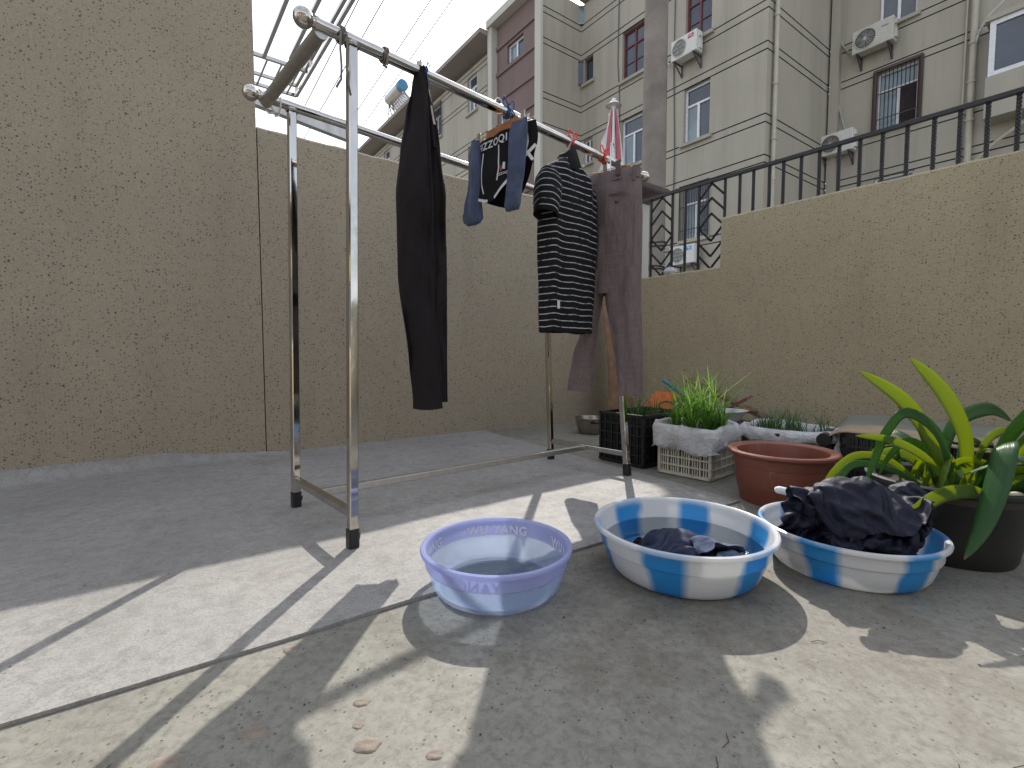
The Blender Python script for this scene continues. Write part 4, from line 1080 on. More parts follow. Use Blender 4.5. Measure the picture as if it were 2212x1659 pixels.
# briefs: tube body with two leg openings edged in white
br = empty('boxer_briefs', bp + UP * 1.08, 'black boxer briefs with white lettered waistband and white piping', 'underwear')
def brief_pt(u, v):
    """u -1..1 across the front, v 0 (waist)..1 (crotch); x,z in the hanging plane"""
    x = -.010 + u * (.168 - .006 * v)
    z = 1.312 - v * .215
    return x, z
def leg_edge(u):
    """height of the lower edge: two leg holes rising towards the hips, a crotch between"""
    au = abs(u + .02)
    if au < .09: return 1.080
    t_ = (au - .09) / .91
    return 1.080 + (.150 if u > 0 else .062) * t_ ** 1.25
for sgn in (1, -1):
    mb = MB(); rings = []; ru = 44
    for j in range(22):
        v = j / 21; row = []
        for i in range(ru + 1):
            u = -1 + 2 * i / ru
            x = -.010 + u * .170 * (1 + .03 * math.sin(v * 3))
            ztop = 1.314 - .006 * (1 - u * u) * (.5 if sgn > 0 else 2.6) + .003 * nz((u * 8, sgn, 0), 1, 3)
            zb = leg_edge(u); z = ztop + (zb - ztop) * v
            dep = (.030 + .020 * v * (1 - u * u)) * (1 - abs(u) ** 3) * sgn + .005 * nz((x * 22, z * 12, sgn), 1, 2)
            row.append(bp + HW * x + HN * dep + UP * z)
        rings.append(row)
    mb.loft(rings, closed=False)
    mb.build('front_panel' if sgn > 0 else 'back_panel', 'black_knit', br, smooth=True)
def surf(u, z, lift=.0016):
    x = -.010 + u * .170; v = min(1, max(0, (1.311 - z) / (1.311 - leg_edge(u)))); x = -.010 + u * .170 * (1 + .03 * math.sin(v * 3))
    dep = (.030 + .020 * v * (1 - u * u)) * (1 - abs(u) ** 3) + .005 * nz((x * 22, z * 12, 1), 1, 2)
    return bp + HW * x + HN * (dep + lift) + UP * z
def piping(pts, wdt, name='piping'):
    mb = MB(); rings = []
    for i, (u, z) in enumerate(pts):
        u2, z2 = pts[min(i + 1, len(pts) - 1)]; u1, z1_ = pts[max(i - 1, 0)]
        tx, tz = (u2 - u1) * .17, z2 - z1_; L = math.hypot(tx, tz) or 1
        ox, oz = -tz / L * wdt / 2, tx / L * wdt / 2
        rings.append([surf(u + ox / .17, z + oz, .0022), surf(u - ox / .17, z - oz, .0022)])
    mb.loft(rings, closed=False); mb.build(name, 'trim_white', br, smooth=True)
def sample(pts, n=14):
    out = []
    for i in range(len(pts) - 1):
        for k in range(n // (len(pts) - 1) + 1):
            t_ = k / (n // (len(pts) - 1) + 1); out.append((pts[i][0] + (pts[i + 1][0] - pts[i][0]) * t_, pts[i][1] + (pts[i + 1][1] - pts[i][1]) * t_))
    return out + [pts[-1]]
piping(sample([(-.33, 1.262), (-.35, 1.21), (-.33, 1.15), (-.26, 1.115)]), .006)
piping(sample([(.14, 1.268), (.17, 1.22), (.20, 1.185), (.15, 1.145)]), .006)
piping(sample([(-.78, 1.28), (-.80, 1.22), (-.82, 1.165)]), .007)
piping(sample([(.80, 1.285), (.82, 1.245), (.80, 1.215)]), .009)
piping([(-1 + .02 * i, leg_edge(-1 + .02 * i) + .004) for i in range(1, 45)], .010, 'leg_trim')
piping([(.10 + .018 * i, leg_edge(.10 + .018 * i) + .005) for i in range(50)], .011, 'leg_trim')
piping(sample([(.80, 1.218), (.70, 1.195), (.60, 1.165)]), .009, 'leg_trim')
piping(sample([(.80, 1.218), (.88, 1.205), (.95, 1.185)]), .009, 'leg_trim')
pts, fs = text_points('FIZZOQI', .040)
x0 = min(p.x for p in pts); x1 = max(p.x for p in pts); sc = .150 / (x1 - x0)
mb = MB(); mb.add([surf((-.098 + (p.x - x0) * sc + .010) / .17, 1.273 + p.y * .90, .0026) for p in pts], fs); mb.build('waistband_lettering', 'trim_white', br)
pts, fs = text_points('FIZZOQI', .012)
mb = MB(); mb.add([surf(.30 + p.x / .17, 1.158 + p.y, .0026) for p in pts], fs); mb.build('small_lettering', 'trim_white', br)
mb = MB(); mb.add([surf(u, z, .0026) for u, z in ((.24, 1.172), (.29, 1.172), (.26, 1.196))], [(0, 1, 2)]); mb.build('emblem_red', 'label_red', br)
mb = MB(); mb.add([surf(u, z, .0026) for u, z in ((.29, 1.178), (.36, 1.174), (.36, 1.198), (.30, 1.200))], [(0, 1, 2, 3)]); mb.build('emblem_white', 'trim_white', br)
# socks
def sock(levels, label, seed):
    O_ = bp + HN * .030
    s_ = empty('sock', O_ + UP * 1.03, label, 'sock', 'socks clipped to the hanger')
    mb = garment(O_, HW, HN, levels, rows=40, seg=28, folds=.009, freq=1.2, seed=seed)
    # close the toe
    mb.f.append(tuple(range(len(mb.v) - 28, len(mb.v)))); mb.mi.append(0)
    mb.build('sock_leg', 'sock', s_, smooth=True)
    return s_
sock([(1.318, -.138, -.096, .005, 0), (1.27, -.146, -.086, .012, .002), (1.21, -.140, -.080, .016, .003), (1.15, -.152, -.082, .014, .004), (1.10, -.168, -.086, .016, .006), (1.06, -.182, -.082, .015, .006), (1.040, -.180, -.080, .013, .004), (1.024, -.160, -.094, .006, .002)], 'blue-grey sock clipped at the far end of the briefs', 2.0)
sock([(1.320, .082, .142, .005, 0), (1.28, .076, .146, .012, .004), (1.21, .072, .138, .016, .005), (1.15, .066, .134, .013, .006), (1.09, .056, .118, .015, .005), (1.05, .048, .112, .012, .004), (1.034, .050, .106, .006, .003)], 'blue-grey sock clipped at the near end of the briefs', 5.0)

# striped shirt: hangs along the bar
sh = empty('striped_shirt', (.227, 1.952, .63), 'black polo shirt with thin white stripes on a hanger', 'shirt')
SO = Vector((.227, 1.952, 0)); SN = KP
def shirt_part(name, mb, uvs, m='striped'):
    return mb.build(name, m, sh, smooth=True, uv=uvs)
uvs = []
mb = garment(SO, KU, SN, [(1.312, -.052, .012, .030, 0), (1.296, -.075, .030, .040, 0), (1.272, -.118, .072, .050, .0), (1.245, -.150, .122, .055, .0), (1.20, -.158, .146, .058, .002), (1.10, -.160, .150, .060, .004), (1.006, -.172, .150, .055, .006), (.905, -.170, .150, .050, .006), (.767, -.160, .149, .045, .004), (.645, -.159, .146, .042, .002), (.632, -.159, .145, .042, .002)], rows=80, seg=72, folds=.008, freq=1.4, seed=3.1, hem=.006, uvs=uvs)
shirt_part('body', mb, uvs)
def sleeve(name, side, axis_pts, rad, flat, seed):
    """short sleeve as an open tube along axis points; double cloth at the cuff"""
    mb = MB(); rings = []; uvs = []; n = len(axis_pts); seg = 32
    for i, p in enumerate(axis_pts):
        T = (axis_pts[min(i + 1, n - 1)] - axis_pts[max(i - 1, 0)]).normalized()
        X = SN; Y = T.cross(X).normalized(); X = Y.cross(T)
        row = []
        for k in range(seg):
            a = 2 * math.pi * k / seg; r_ = rad[i] * (1 + .10 * nz((math.cos(a) * 1.5, math.sin(a) * 1.5, i * .25), 1, seed))
            q = p + X * math.cos(a) * r_ * flat + Y * math.sin(a) * r_
            row.append(q); uvs.append((0, (i / (n - 1)) * .19 + .01 * math.cos(a)))
        rings.append(row)
    mb.loft(rings)
    o = mb.build(name, 'striped', sh, smooth=True, uv=uvs)
    return o, rings[-1], (axis_pts[-1] - axis_pts[-2]).normalized()
def cuff(par, ring, T):
    mb = MB(); c = sum(ring, Vector()) / len(ring)
    mb.loft([[c + (p - c) * 1.02 - T * .020 for p in ring], [c + (p - c) * 1.05 for p in ring], [c + (p - c) * .98 + T * .002 for p in ring], [c + (p - c) * .93 - T * .03 for p in ring], [c + (p - c) * .85 - T * .10 for p in ring]])
    mb.build('cuff', 'black_knit', sh, smooth=True)
Pt = lambda x, z, q=0.0: SO + KU * x + SN * q + UP * z
o, ring, T = sleeve('sleeve', -1, [Pt(-.115, 1.232, .005), Pt(-.132, 1.195, .015), Pt(-.150, 1.145, .026), Pt(-.164, 1.10, .034), Pt(-.174, 1.058, .040)], [.046, .058, .058, .054, .050], .8, 1.0); cuff(o, ring, T)
o, ring, T = sleeve('sleeve', 1, [Pt(.100, 1.20, -.01), Pt(.125, 1.15, -.015), Pt(.142, 1.10, -.018), Pt(.152, 1.05, -.02), Pt(.160, 1.00, -.02)], [.045, .052, .050, .047, .044], .8, 6.0); cuff(o, ring, T)
mb = MB(); rings = []
for j, (z, rx, ry) in enumerate(((1.262, .088, .050), (1.285, .074, .052), (1.305, .060, .046), (1.325, .048, .038), (1.342, .040, .030), (1.348, .034, .024), (1.335, .026, .018), (1.30, .02, .014))):
    rings.append([Pt(-.018 + .010 * j / 7 + rx * math.cos(2 * math.pi * k / 40), z + (.018 * math.cos(2 * math.pi * k / 40 - .5) + .006 * math.sin(4 * math.pi * k / 40)) * min(1, j / 3), ry * math.sin(2 * math.pi * k / 40) * (1 + .12 * math.cos(6 * math.pi * k / 40))) for k in range(40)])
mb.loft(rings); mb.build('collar', 'black_knit', sh, smooth=True)
mb = MB(); mb.box(Pt(-.112, .735, .049), (.012, .003, .030), (KU, SN, UP)); mb.build('care_label', 'trim_white', sh)
mb = MB(); mb.sphere(Pt(.018, 1.282, .058), .006, 10, 6); mb.build('button', 'trim_white', sh)
sg = empty('shirt_hanger', SO + UP * 1.30, 'grey wire hanger inside the striped shirt', 'hanger', 'hangers on the front bar')
mb = MB(); mb.tube([Pt(-.145, 1.232), Pt(-.08, 1.27), Pt(-.02, 1.30), Pt(-.010, 1.33), Pt(-.004, 1.36), Pt(.0, 1.395, .016), Pt(.002, 1.414, .010), Pt(.003, 1.417, -.006), Pt(.002, 1.40, -.018)], .0042, 8); mb.tube([Pt(-.02, 1.30), Pt(.06, 1.265), Pt(.12, 1.235), Pt(.0, 1.225), Pt(-.145, 1.232)], .0042, 8); mb.build('wire', 'hanger_plastic', sg, smooth=True)

# grey-brown trousers on a clip hanger
TW = Vector((.80, -.60, 0)); TN = Vector((-.60, -.80, 0)); TO = Vector((.413, 2.05, 0))
tr = empty('grey_brown_trousers', TO + UP * .37, 'grey-brown woven dress trousers hanging full length from the front bar', 'trousers')
mb = garment(TO, TW, TN, [(1.262, -.132, .131, .034, 0), (1.213, -.100, .136, .042, 0), (1.10, -.086, .140, .050, 0), (.95, -.078, .139, .052, 0), (.86, -.080, .138, .050, 0), (.80, -.090, .140, .046, 0)], rows=36, seg=72, folds=.009, freq=1.2, seed=2.5); mb.build('seat', 'grey_brown', tr, smooth=True)
mb = garment(TO, TW, TN, [(.90, -.082, .0, .044, 0), (.78, -.094, -.036, .040, 0), (.663, -.124, -.052, .038, 0), (.516, -.168, -.066, .036, .002), (.40, -.192, -.075, .034, .002), (.385, -.195, -.075, .034, .002)], rows=44, seg=64, folds=.009, freq=1.1, seed=7.5, hem=.004); mb.build('leg', 'grey_brown', tr, smooth=True)
mb = garment(TO, TW, TN, [(.90, -.02, .138, .044, .004), (.777, -.008, .142, .042, .004), (.632, .024, .149, .040, .004), (.488, .045, .156, .036, .004), (.39, .058, .160, .034, .004), (.372, .060, .160, .034, .004)], rows=44, seg=64, folds=.009, freq=1.1, seed=11.5, hem=.004); mb.build('leg', 'grey_brown', tr, smooth=True)
mb = garment(TO, TW, TN, [(1.302, -.134, .131, .024, 0), (1.285, -.134, .132, .032, 0), (1.258, -.133, .132, .036, 0)], rows=8, seg=64, folds=.003, freq=2, seed=2.5); mb.build('waistband', 'grey_brown', tr, smooth=True)
for x in (-.11, -.035, .115):
    mb = MB(); mb.box(TO + TW * x + TN * (.037 - .012 * abs(x) / .13) + UP * 1.273, (.011, .006, .058), (TW, TN, UP)); mb.build('belt_loop', 'grey_brown', tr)
mb = MB(); mb.poly([TO + TW * a + TN * .050 + UP * z for a, z in ((.022, 1.196), (.094, 1.196), (.094, 1.204), (.022, 1.205))], .004, TN); pk = mb.build('pocket_welt', 'grey_brown', tr)
mb = MB(); mb.sphere(TO + TW * .052 + TN * .052 + UP * 1.165, .006, 8, 5, (1, .6, 1)); mb.build('pocket_button', 'clip_brown', tr)
th = empty('trouser_hanger', TO + UP * 1.31, 'brown wooden clip hanger above the grey-brown trousers', 'hanger', 'hangers on the front bar')
mb = MB(); mb.poly([TO + TW * a - TN * .012 + UP * z for a, z in ((-.085, 1.296), (.085, 1.296), (.085, 1.318), (-.085, 1.318))], .010, TN); mb.build('crossbar', 'wood_orange', th)
mb = MB(); mb.tube([TO + TW * -.13 + UP * 1.322, TO + TW * .12 + UP * 1.322], .0018, 6); mb.build('wire', 'hook_metal', th)
mb = MB(); hook(mb, TO + UP * 1.31, TN * -1, 1.418); mb.build('hook', 'hook_metal', th)
for x in (-.128, .052):
    mb = MB(); mb.poly([TO + TW * (x - .011) + TN * .036 + UP * 1.332, TO + TW * (x + .011) + TN * .036 + UP * 1.332, TO + TW * (x + .008) + TN * .040 + UP * 1.272, TO + TW * (x - .008) + TN * .040 + UP * 1.272], .005, TN)
    mb.poly([TO + TW * (x - .011) - TN * .02 + UP * 1.332, TO + TW * (x + .011) - TN * .02 + UP * 1.332, TO + TW * (x + .008) - TN * .012 + UP * 1.28, TO + TW * (x - .008) - TN * .012 + UP * 1.28], .004, TN)
    mb.build('clip', 'clip_brown', th)

# ------------------------------------------------------------------ wash basins
def basin_profile(rb, rr, h, t=.004, lip=.008, step=.62):
    """outer wall up from the foot, rolled lip, then inner wall down to the floor"""
    zs = h * step
    rs = rb + (rr - rb) * .55
    o = [(0, .004), (rb * .80, .004), (rb * .84, .0), (rb * .93, .0), (rb, .006), (rb + (rs - rb) * .42, h * .16), (rb + (rs - rb) * .78, h * .38), (rs, zs), (rs + .0045, zs + .003), (rs + .0055, zs + .006), (rr - .012, h - .008)]
    lipc = (rr - lip, h - lip)
    for k in range(9):
        a = math.pi * (1.15 - 1.35 * k / 8); 
    o += [(rr - .006, h - .014), (rr - .001, h - .011), (rr, h - .006), (rr - .002, h - .002), (rr - .007, h), (rr - .012, h - .002), (rr - .015, h - .007)]
    i = [(rs + .0055 - t, zs + .008), (rs - t + .001, zs + .002), (rs - t, zs - .002), (rb + (rs - rb) * .78 - t, h * .38), (rb + (rs - rb) * .42 - t, h * .16 + .002), (rb - .006, .014), (rb * .93, .009), (0, .009)]
    return o, i
def basin(name, c, rb, rr, h, mat, label, step=.62, group='wash basins on the ground'):
    o, i = basin_profile(rb, rr, h, step=step)
    mb = MB(); mb.lathe(o + i, c, 96)
    b_ = mb.build(name, mat, smooth='auto', origin=c, weld=True)
    if isinstance(mat, list):
        for pg in b_.data.polygons: pg.material_index = 1 if pg.center.z > h * step + .004 else 0
    return tag(b_, label, 'basin', group)
PB = Vector((-.036, 1.088, 0))
pbas = basin('wash_basin', PB, .138, .176, .106, ['lilac', 'lilac_band'], 'translucent lilac plastic basin with raised lettering inside its rim', .58)
# lettering inside the upper band, four times round
rs = .138 + .038 * .55
for k in range(4):
    pts, fs = text_points('WU YANG', .031, .03)
    w_ = max(p.x for p in pts) - min(p.x for p in pts); sc = .165 / w_
    mb = MB(); ang0 = math.pi / 2 + .02 - k * math.pi / 2; P_ = []
    for p in pts:
        z = .067 + p.y * 1.02
        r_ = (rs + .0015) + ((.176 - .015) - (rs + .0015)) * (z - .0675) / .032 - .0034
        a = ang0 - p.x * sc / .158
        P_.append(PB + Vector((r_ * math.cos(a), r_ * math.sin(a), z)))
    mb.add(P_, fs); mb.build('lettering', 'lilac_letter', pbas)
# clear rinse water at the bottom
mb = MB(); mb.add([PB + Vector((0, 0, .015))] + [PB + Vector((.130 * math.cos(2 * math.pi * k / 64), .130 * math.sin(2 * math.pi * k / 64), .015)) for k in range(64)], [(0, 1 + k, 1 + (k + 1) % 64) for k in range(64)])
tag(mb.build('basin_water', 'water', origin=PB + UP * .015), 'shallow clear water in the lilac basin', 'water')

BA = Vector((.430, 1.182, 0)); BB = Vector((.862, 1.205, 0))
basin('wash_basin', BA, .168, .219, .121, 'blue_white_a', 'blue and white plastic basin holding water and soaking clothes', .56)
basin('wash_basin', BB, .163, .204, .108, 'blue_white_b', 'blue and white plastic basin heaped with dark wrung-out clothes', .56)
mb = MB(); wr = .1925; mb.add([BA + Vector((0, 0, .0665))] + [BA + Vector((wr * math.cos(2 * math.pi * k / 64), wr * math.sin(2 * math.pi * k / 64), .0665)) for k in range(64)], [(0, 1 + k, 1 + (k + 1) % 64) for k in range(64)])
tag(mb.build('basin_water', 'water', origin=BA + UP * .0665), 'water standing in the blue and white basin with soaking clothes', 'water')

def cloth_drop(name, c, rad, floor, lumps, wid, hgt, z0, nx, ny, mat, seed, frames=36, axis=0.0, swell=1.0, shift=(0, 0, 0)):
    """a sheet held upright is dropped into a basin and piles up in folds; returns the settled mesh"""
    cols = []
    def collider(mb):
        me = bpy.data.meshes.new('tmp_col'); me.from_pydata(mb.v, [], mb.f)
        bm = bmesh.new(); bm.from_mesh(me); bmesh.ops.remove_doubles(bm, verts=bm.verts, dist=1e-5); bmesh.ops.recalc_face_normals(bm, faces=bm.faces); bm.to_mesh(me); bm.free()
        o = bpy.data.objects.new('tmp_col', me); COL.objects.link(o)
        o.modifiers.new('col', 'COLLISION'); o.collision.thickness_outer = .006; o.collision.thickness_inner = .15; o.collision.use_culling = True; o.collision.cloth_friction = 8; o.collision.damping = .8
        cols.append(o)
    mb = MB(); mb.lathe([(0, floor), (rad, floor), (rad * 1.15, floor + .085), (rad * 1.32, floor + .30), (rad * 2.6, floor + .30), (rad * 2.6, floor - .2), (0, floor - .2)], c, 32); collider(mb)
    for p, r in lumps: mb = MB(); mb.sphere(c + Vector(p), 1.0, 18, 12, r); collider(mb)
    P = []; Fc = []; ca, sa = math.cos(axis), math.sin(axis)
    for j in range(ny + 1):
        for i in range(nx + 1):
            x = (i / nx - .5) * wid; z = z0 + hgt * j / ny
            y = .05 * math.sin(z * 16 + seed) + .035 * nz((x * 9, z * 7, 0), 1, seed); x += .03 * math.sin(z * 9 + seed * 2)
            P.append((c.x + x * ca - y * sa, c.y + x * sa + y * ca, z))
    for j in range(ny):
        for i in range(nx): k = j * (nx + 1) + i; Fc.append((k, k + 1, k + nx + 2, k + nx + 1))
    me = bpy.data.meshes.new('tmp_cloth'); me.from_pydata(P, [], Fc)
    o = bpy.data.objects.new('tmp_cloth', me); COL.objects.link(o)
    m = o.modifiers.new('cloth', 'CLOTH'); st = m.settings
    st.quality = 5; st.mass = .6; st.tension_stiffness = 15; st.compression_stiffness = 15; st.shear_stiffness = 5; st.bending_stiffness = .12; st.air_damping = 1.0
    st.time_scale = 1.6
    cs = m.collision_settings; cs.use_collision = True; cs.distance_min = .004; cs.use_self_collision = True; cs.self_distance_min = .006; cs.self_friction = 2; cs.collision_quality = 3
    m.point_cache.frame_start = 1; m.point_cache.frame_end = frames
    for f in range(1, frames + 1): scene.frame_set(f)
    ev = o.evaluated_get(bpy.context.evaluated_depsgraph_get()).to_mesh()
    vs_ = [v.co.copy() for v in ev.vertices]; fs = [tuple(p.vertices) for p in ev.polygons]
    o.to_mesh_clear(); bpy.data.objects.remove(o)
    for q in cols: bpy.data.objects.remove(q)
    scene.frame_set(1)
    vs_ = [Vector((c.x + (p.x - c.x) * swell + shift[0], c.y + (p.y - c.y) * swell + shift[1], floor + (p.z - floor) * swell + shift[2])) for p in vs_]
    mb = MB(); mb.v = [tuple(p) for p in vs_]; mb.f = fs; mb.mi = [0] * len(fs)
    ob = mb.build(name, mat, smooth=True, origin=c + UP * floor)
    sd = ob.modifiers.new('thick', 'SOLIDIFY'); sd.thickness = .0016
    sb = ob.modifiers.new('soft', 'SUBSURF'); sb.levels = 1; sb.render_levels = 2
    return ob
so_ = cloth_drop('soaking_clothes', BA, .150, .012, [((-.005, .01, .030), (.060, .045, .032))], .24, .28, .07, 18, 24, 'navy_blue', 2.0, 44, .3, 1.15, (-.01, 0, .010))
tag(so_, 'dark blue clothes soaking in the basin of water', 'clothes')
so2 = cloth_drop('soaking_trousers', BA + Vector((.065, -.070, 0)), .075, .034, [], .15, .18, .07, 12, 16, 'sock', 4.0, 40, -.4, 1.1, (0, 0, .006))
tag(so2, 'denim blue cloth rolled in the water at the near side of the basin', 'clothes')
hp = cloth_drop('clothes_heap', BB, .145, .014, [((-.060, .040, .085), (.085, .07, .105)), ((.050, .02, .06), (.07, .07, .075)), ((-.01, -.07, .04), (.09, .05, .05))], .44, .80, .16, 36, 64, 'navy', 1.0, 54, -.25, 1.13, (-.022, .0, .002))
tag(hp, 'heap of crumpled navy clothes overflowing the right-hand basin', 'clothes')
mb = MB(); e_ = BB + Vector((-.150, .050, .182)); mb.tube([e_ + Vector((.035, -.01, -.006)), e_, e_ + Vector((-.008, .002, .001))], [.010, .010, .006], 12); mb.build('white_toggle', 'print_white', hp, smooth=True)

# ------------------------------------------------------------------ terracotta pot
TP = Vector((1.004, 1.755, 0))
mb = MB(); mb.lathe([(0, .004), (.128, .004), (.130, .0), (.137, .0), (.139, .012), (.150, .06), (.152, .064), (.158, .135), (.158, .137), (.161, .139), (.166, .172), (.176, .174), (.183, .178), (.186, .183), (.185, .189), (.180, .193), (.173, .193), (.168, .190), (.152, .186), (.149, .180), (.140, .10), (.128, .012), (0, .012)], TP, 72)
tag(mb.build('flower_pot', 'terracotta', smooth='auto', origin=TP, weld=True), 'empty terracotta plastic pot behind the blue and white basins', 'pot')

# ------------------------------------------------------------------ big black pot with strap-leaved plant
KB = Vector((1.205, 1.295, 0))
mb = MB(); mb.lathe([(0, .004), (.126, .004), (.128, .0), (.136, .0), (.141, .010), (.150, .06), (.166, .165), (.171, .170), (.171, .186), (.178, .188), (.188, .196), (.189, .203), (.185, .207), (.174, .206), (.164, .200), (.158, .172), (0, .170)], KB, 72)
tag(mb.build('planter', 'pot_black', smooth='auto', origin=KB, weld=True), 'large round black plastic planter at the right edge', 'pot')
mb = MB(); rings = []
for j in range(10):
    r_ = .159 * j / 9; rings.append([KB + Vector((r_ * math.cos(2 * math.pi * k / 40), r_ * math.sin(2 * math.pi * k / 40), .176 + (.012 * nz((r_ * math.cos(k * .157) * 20, r_ * math.sin(k * .157) * 20, 0), 1, 2) if j < 9 else 0))) for k in range(40)])
mb.loft(rings); tag(mb.build('potting_soil', 'soil', smooth=True, origin=KB + UP * .17), 'dark potting soil in the black planter', 'soil', kind='stuff')
mb = MB(); mb.sphere(KB + Vector((.030, -.145, .196)), .014, 14, 10, (1.5, .8, .8)); tag(mb.build('pebble', 'pebble', smooth=True, origin=KB + Vector((.03, -.145, .186))), 'smooth cream pebble on the soil of the black planter', 'pebble')

def strap(ctrl, width, mat, parent, fold=.16, tip=.42, roll=0.0):
    """strap leaf along control points, tapered, with a shallow central channel"""
    P = [Vector(p) for p in ctrl]; n = 22; pts = []
    m = len(P) - 1
    for i in range(n + 1):                       # Catmull-Rom through the control points
        t_ = i / n * m; j = min(int(t_), m - 1); f = t_ - j
        p0, p1, p2, p3 = P[max(j - 1, 0)], P[j], P[j + 1], P[min(j + 2, m)]
        pts.append(.5 * ((2 * p1) + (p2 - p0) * f + (2 * p0 - 5 * p1 + 4 * p2 - p3) * f * f + (3 * p1 - p0 - 3 * p2 + p3) * f ** 3))
    mb = MB(); rings = []; uvs = []
    T0 = None; S = None
    for i, p in enumerate(pts):
        T = (pts[min(i + 1, n)] - pts[max(i - 1, 0)]).normalized()
        if S is None:
            S = T.cross(Vector((math.sin(roll) * .5, -1, .25))).normalized()
        else: S = (S - T * S.dot(T)).normalized()
        N_ = S.cross(T).normalized()
        t_ = i / n
        w = width * (.62 + .38 * math.sin(min(1, t_ * 1.6) * math.pi / 2)) * (1 - max(0, (t_ - (1 - tip)) / tip) ** 2.2)
        row = []
        for k in range(5):
            a = (k - 2) / 2
            row.append(p + S * (a * w / 2) + N_ * (abs(a) * w * .5 * fold)); uvs.append((a * .5 + .5, t_))
        rings.append(row)
    mb.loft(rings, closed=False)
    o = mb.build('leaf', mat, parent, smooth=True, uv=uvs)
    sd = o.modifiers.new('thick', 'SOLIDIFY'); sd.thickness = .0006
    return o
plant = empty('strap_leaf_plant', KB + UP * .176, 'green strap-leaved bulb plant arching out of the black planter', 'plant')
LV = [
 # control points (x, y, z), width, material
 ([(1.165, 1.255, .17), (1.115, 1.25, .30), (1.03, 1.25, .42), (.91, 1.25, .50)], .046, 'leaf'),
 ([(1.225, 1.27, .18), (1.215, 1.27, .32), (1.16, 1.28, .44), (1.07, 1.285, .535)], .050, 'leaf'),
 ([(1.20, 1.33, .18), (1.15, 1.33, .33), (1.10, 1.34, .40), (1.085, 1.34, .445)], .030, 'leaf_dark'),
 ([(1.15, 1.22, .18), (1.10, 1.215, .33), (1.01, 1.21, .395), (.955, 1.205, .35), (.92, 1.20, .27), (.895, 1.195, .205)], .030, 'leaf_dark'),
 ([(1.13, 1.20, .18), (1.06, 1.195, .27), (.96, 1.19, .325), (.86, 1.185, .34)], .024, 'leaf'),
 ([(1.19, 1.175, .18), (1.10, 1.125, .215), (1.005, 1.105, .210), (.935, 1.095, .165), (.905, 1.09, .125)], .040, 'leaf'),
 ([(1.20, 1.22, .18), (1.18, 1.15, .30), (1.135, 1.09, .335), (1.09, 1.055, .27), (1.035, 1.03, .165), (.985, 1.015, .095)], .056, 'leaf_dark'),
 ([(1.25, 1.25, .18), (1.285, 1.22, .34), (1.35, 1.19, .425), (1.46, 1.16, .43), (1.56, 1.14, .36)], .052, 'leaf_dark'),
 ([(1.26, 1.24, .18), (1.30, 1.20, .32), (1.38, 1.16, .37), (1.48, 1.13, .33)], .050, 'leaf'),
 ([(1.23, 1.36, .18), (1.30, 1.40, .33), (1.42, 1.42, .38), (1.52, 1.44, .34)], .045, 'leaf_dark'),
 ([(1.12, 1.28, .18), (1.04, 1.30, .25), (.96, 1.31, .262), (.90, 1.31, .22), (.86, 1.31, .165)], .026, 'leaf'),
 ([(1.11, 1.26, .18), (1.02, 1.27, .235), (.93, 1.28, .245), (.88, 1.27, .20), (.845, 1.26, .15)], .022, 'leaf_dark'),
 ([(1.28, 1.20, .18), (1.34, 1.15, .26), (1.42, 1.10, .28), (1.50, 1.06, .22)], .040, 'leaf_dark'),
 ([(1.22, 1.19, .18), (1.27, 1.12, .265), (1.20, 1.08, .30), (1.13, 1.10, .29), (1.06, 1.12, .25)], .026, 'leaf_dark'),
 ([(1.30, 1.26, .18), (1.36, 1.24, .23), (1.44, 1.22, .235)], .034, 'leaf'),
]
for ctrl, w, m in LV: strap(ctrl, w * .92, m, plant)
rnd = random.Random(12)
for k in range(10):        # more arching leaves round the crown
    a = (-2.9 + 5.6 * k / 9) + rnd.uniform(-.15, .15); L = rnd.uniform(.13, .24); h = rnd.uniform(.07, .17)
    b0 = KB + Vector((math.cos(a) * .05 + .01, math.sin(a) * .05, .176)); dv = Vector((math.cos(a), math.sin(a), 0))
    strap([b0, b0 + dv * L * .25 + UP * h * .75, b0 + dv * L * .62 + UP * h, b0 + dv * L * .9 + UP * h * .72, b0 + dv * L * 1.05 + UP * h * .35], rnd.uniform(.024, .038), 'leaf' if k % 2 else 'leaf_dark', plant)
rnd = random.Random(5)
for k in range(22):        # young side shoots
    bx = 1.10 + .20 * rnd.random(); by = 1.18 + .18 * rnd.random(); a = rnd.uniform(-2.6, .9); L = rnd.uniform(.07, .15)
    dx, dy = math.cos(a) * L * .6, math.sin(a) * L * .5
    hgt = L * rnd.uniform(.5, 1.0)
    strap([(bx, by, .176), (bx + dx * .35, by + dy * .35, .176 + hgt * .75), (bx + dx * .75, by + dy * .75, .176 + hgt), (bx + dx * 1.25, by + dy * 1.25, .176 + hgt * .85)], rnd.uniform(.010, .019), 'leaf' if k % 3 else 'leaf_dark', plant)

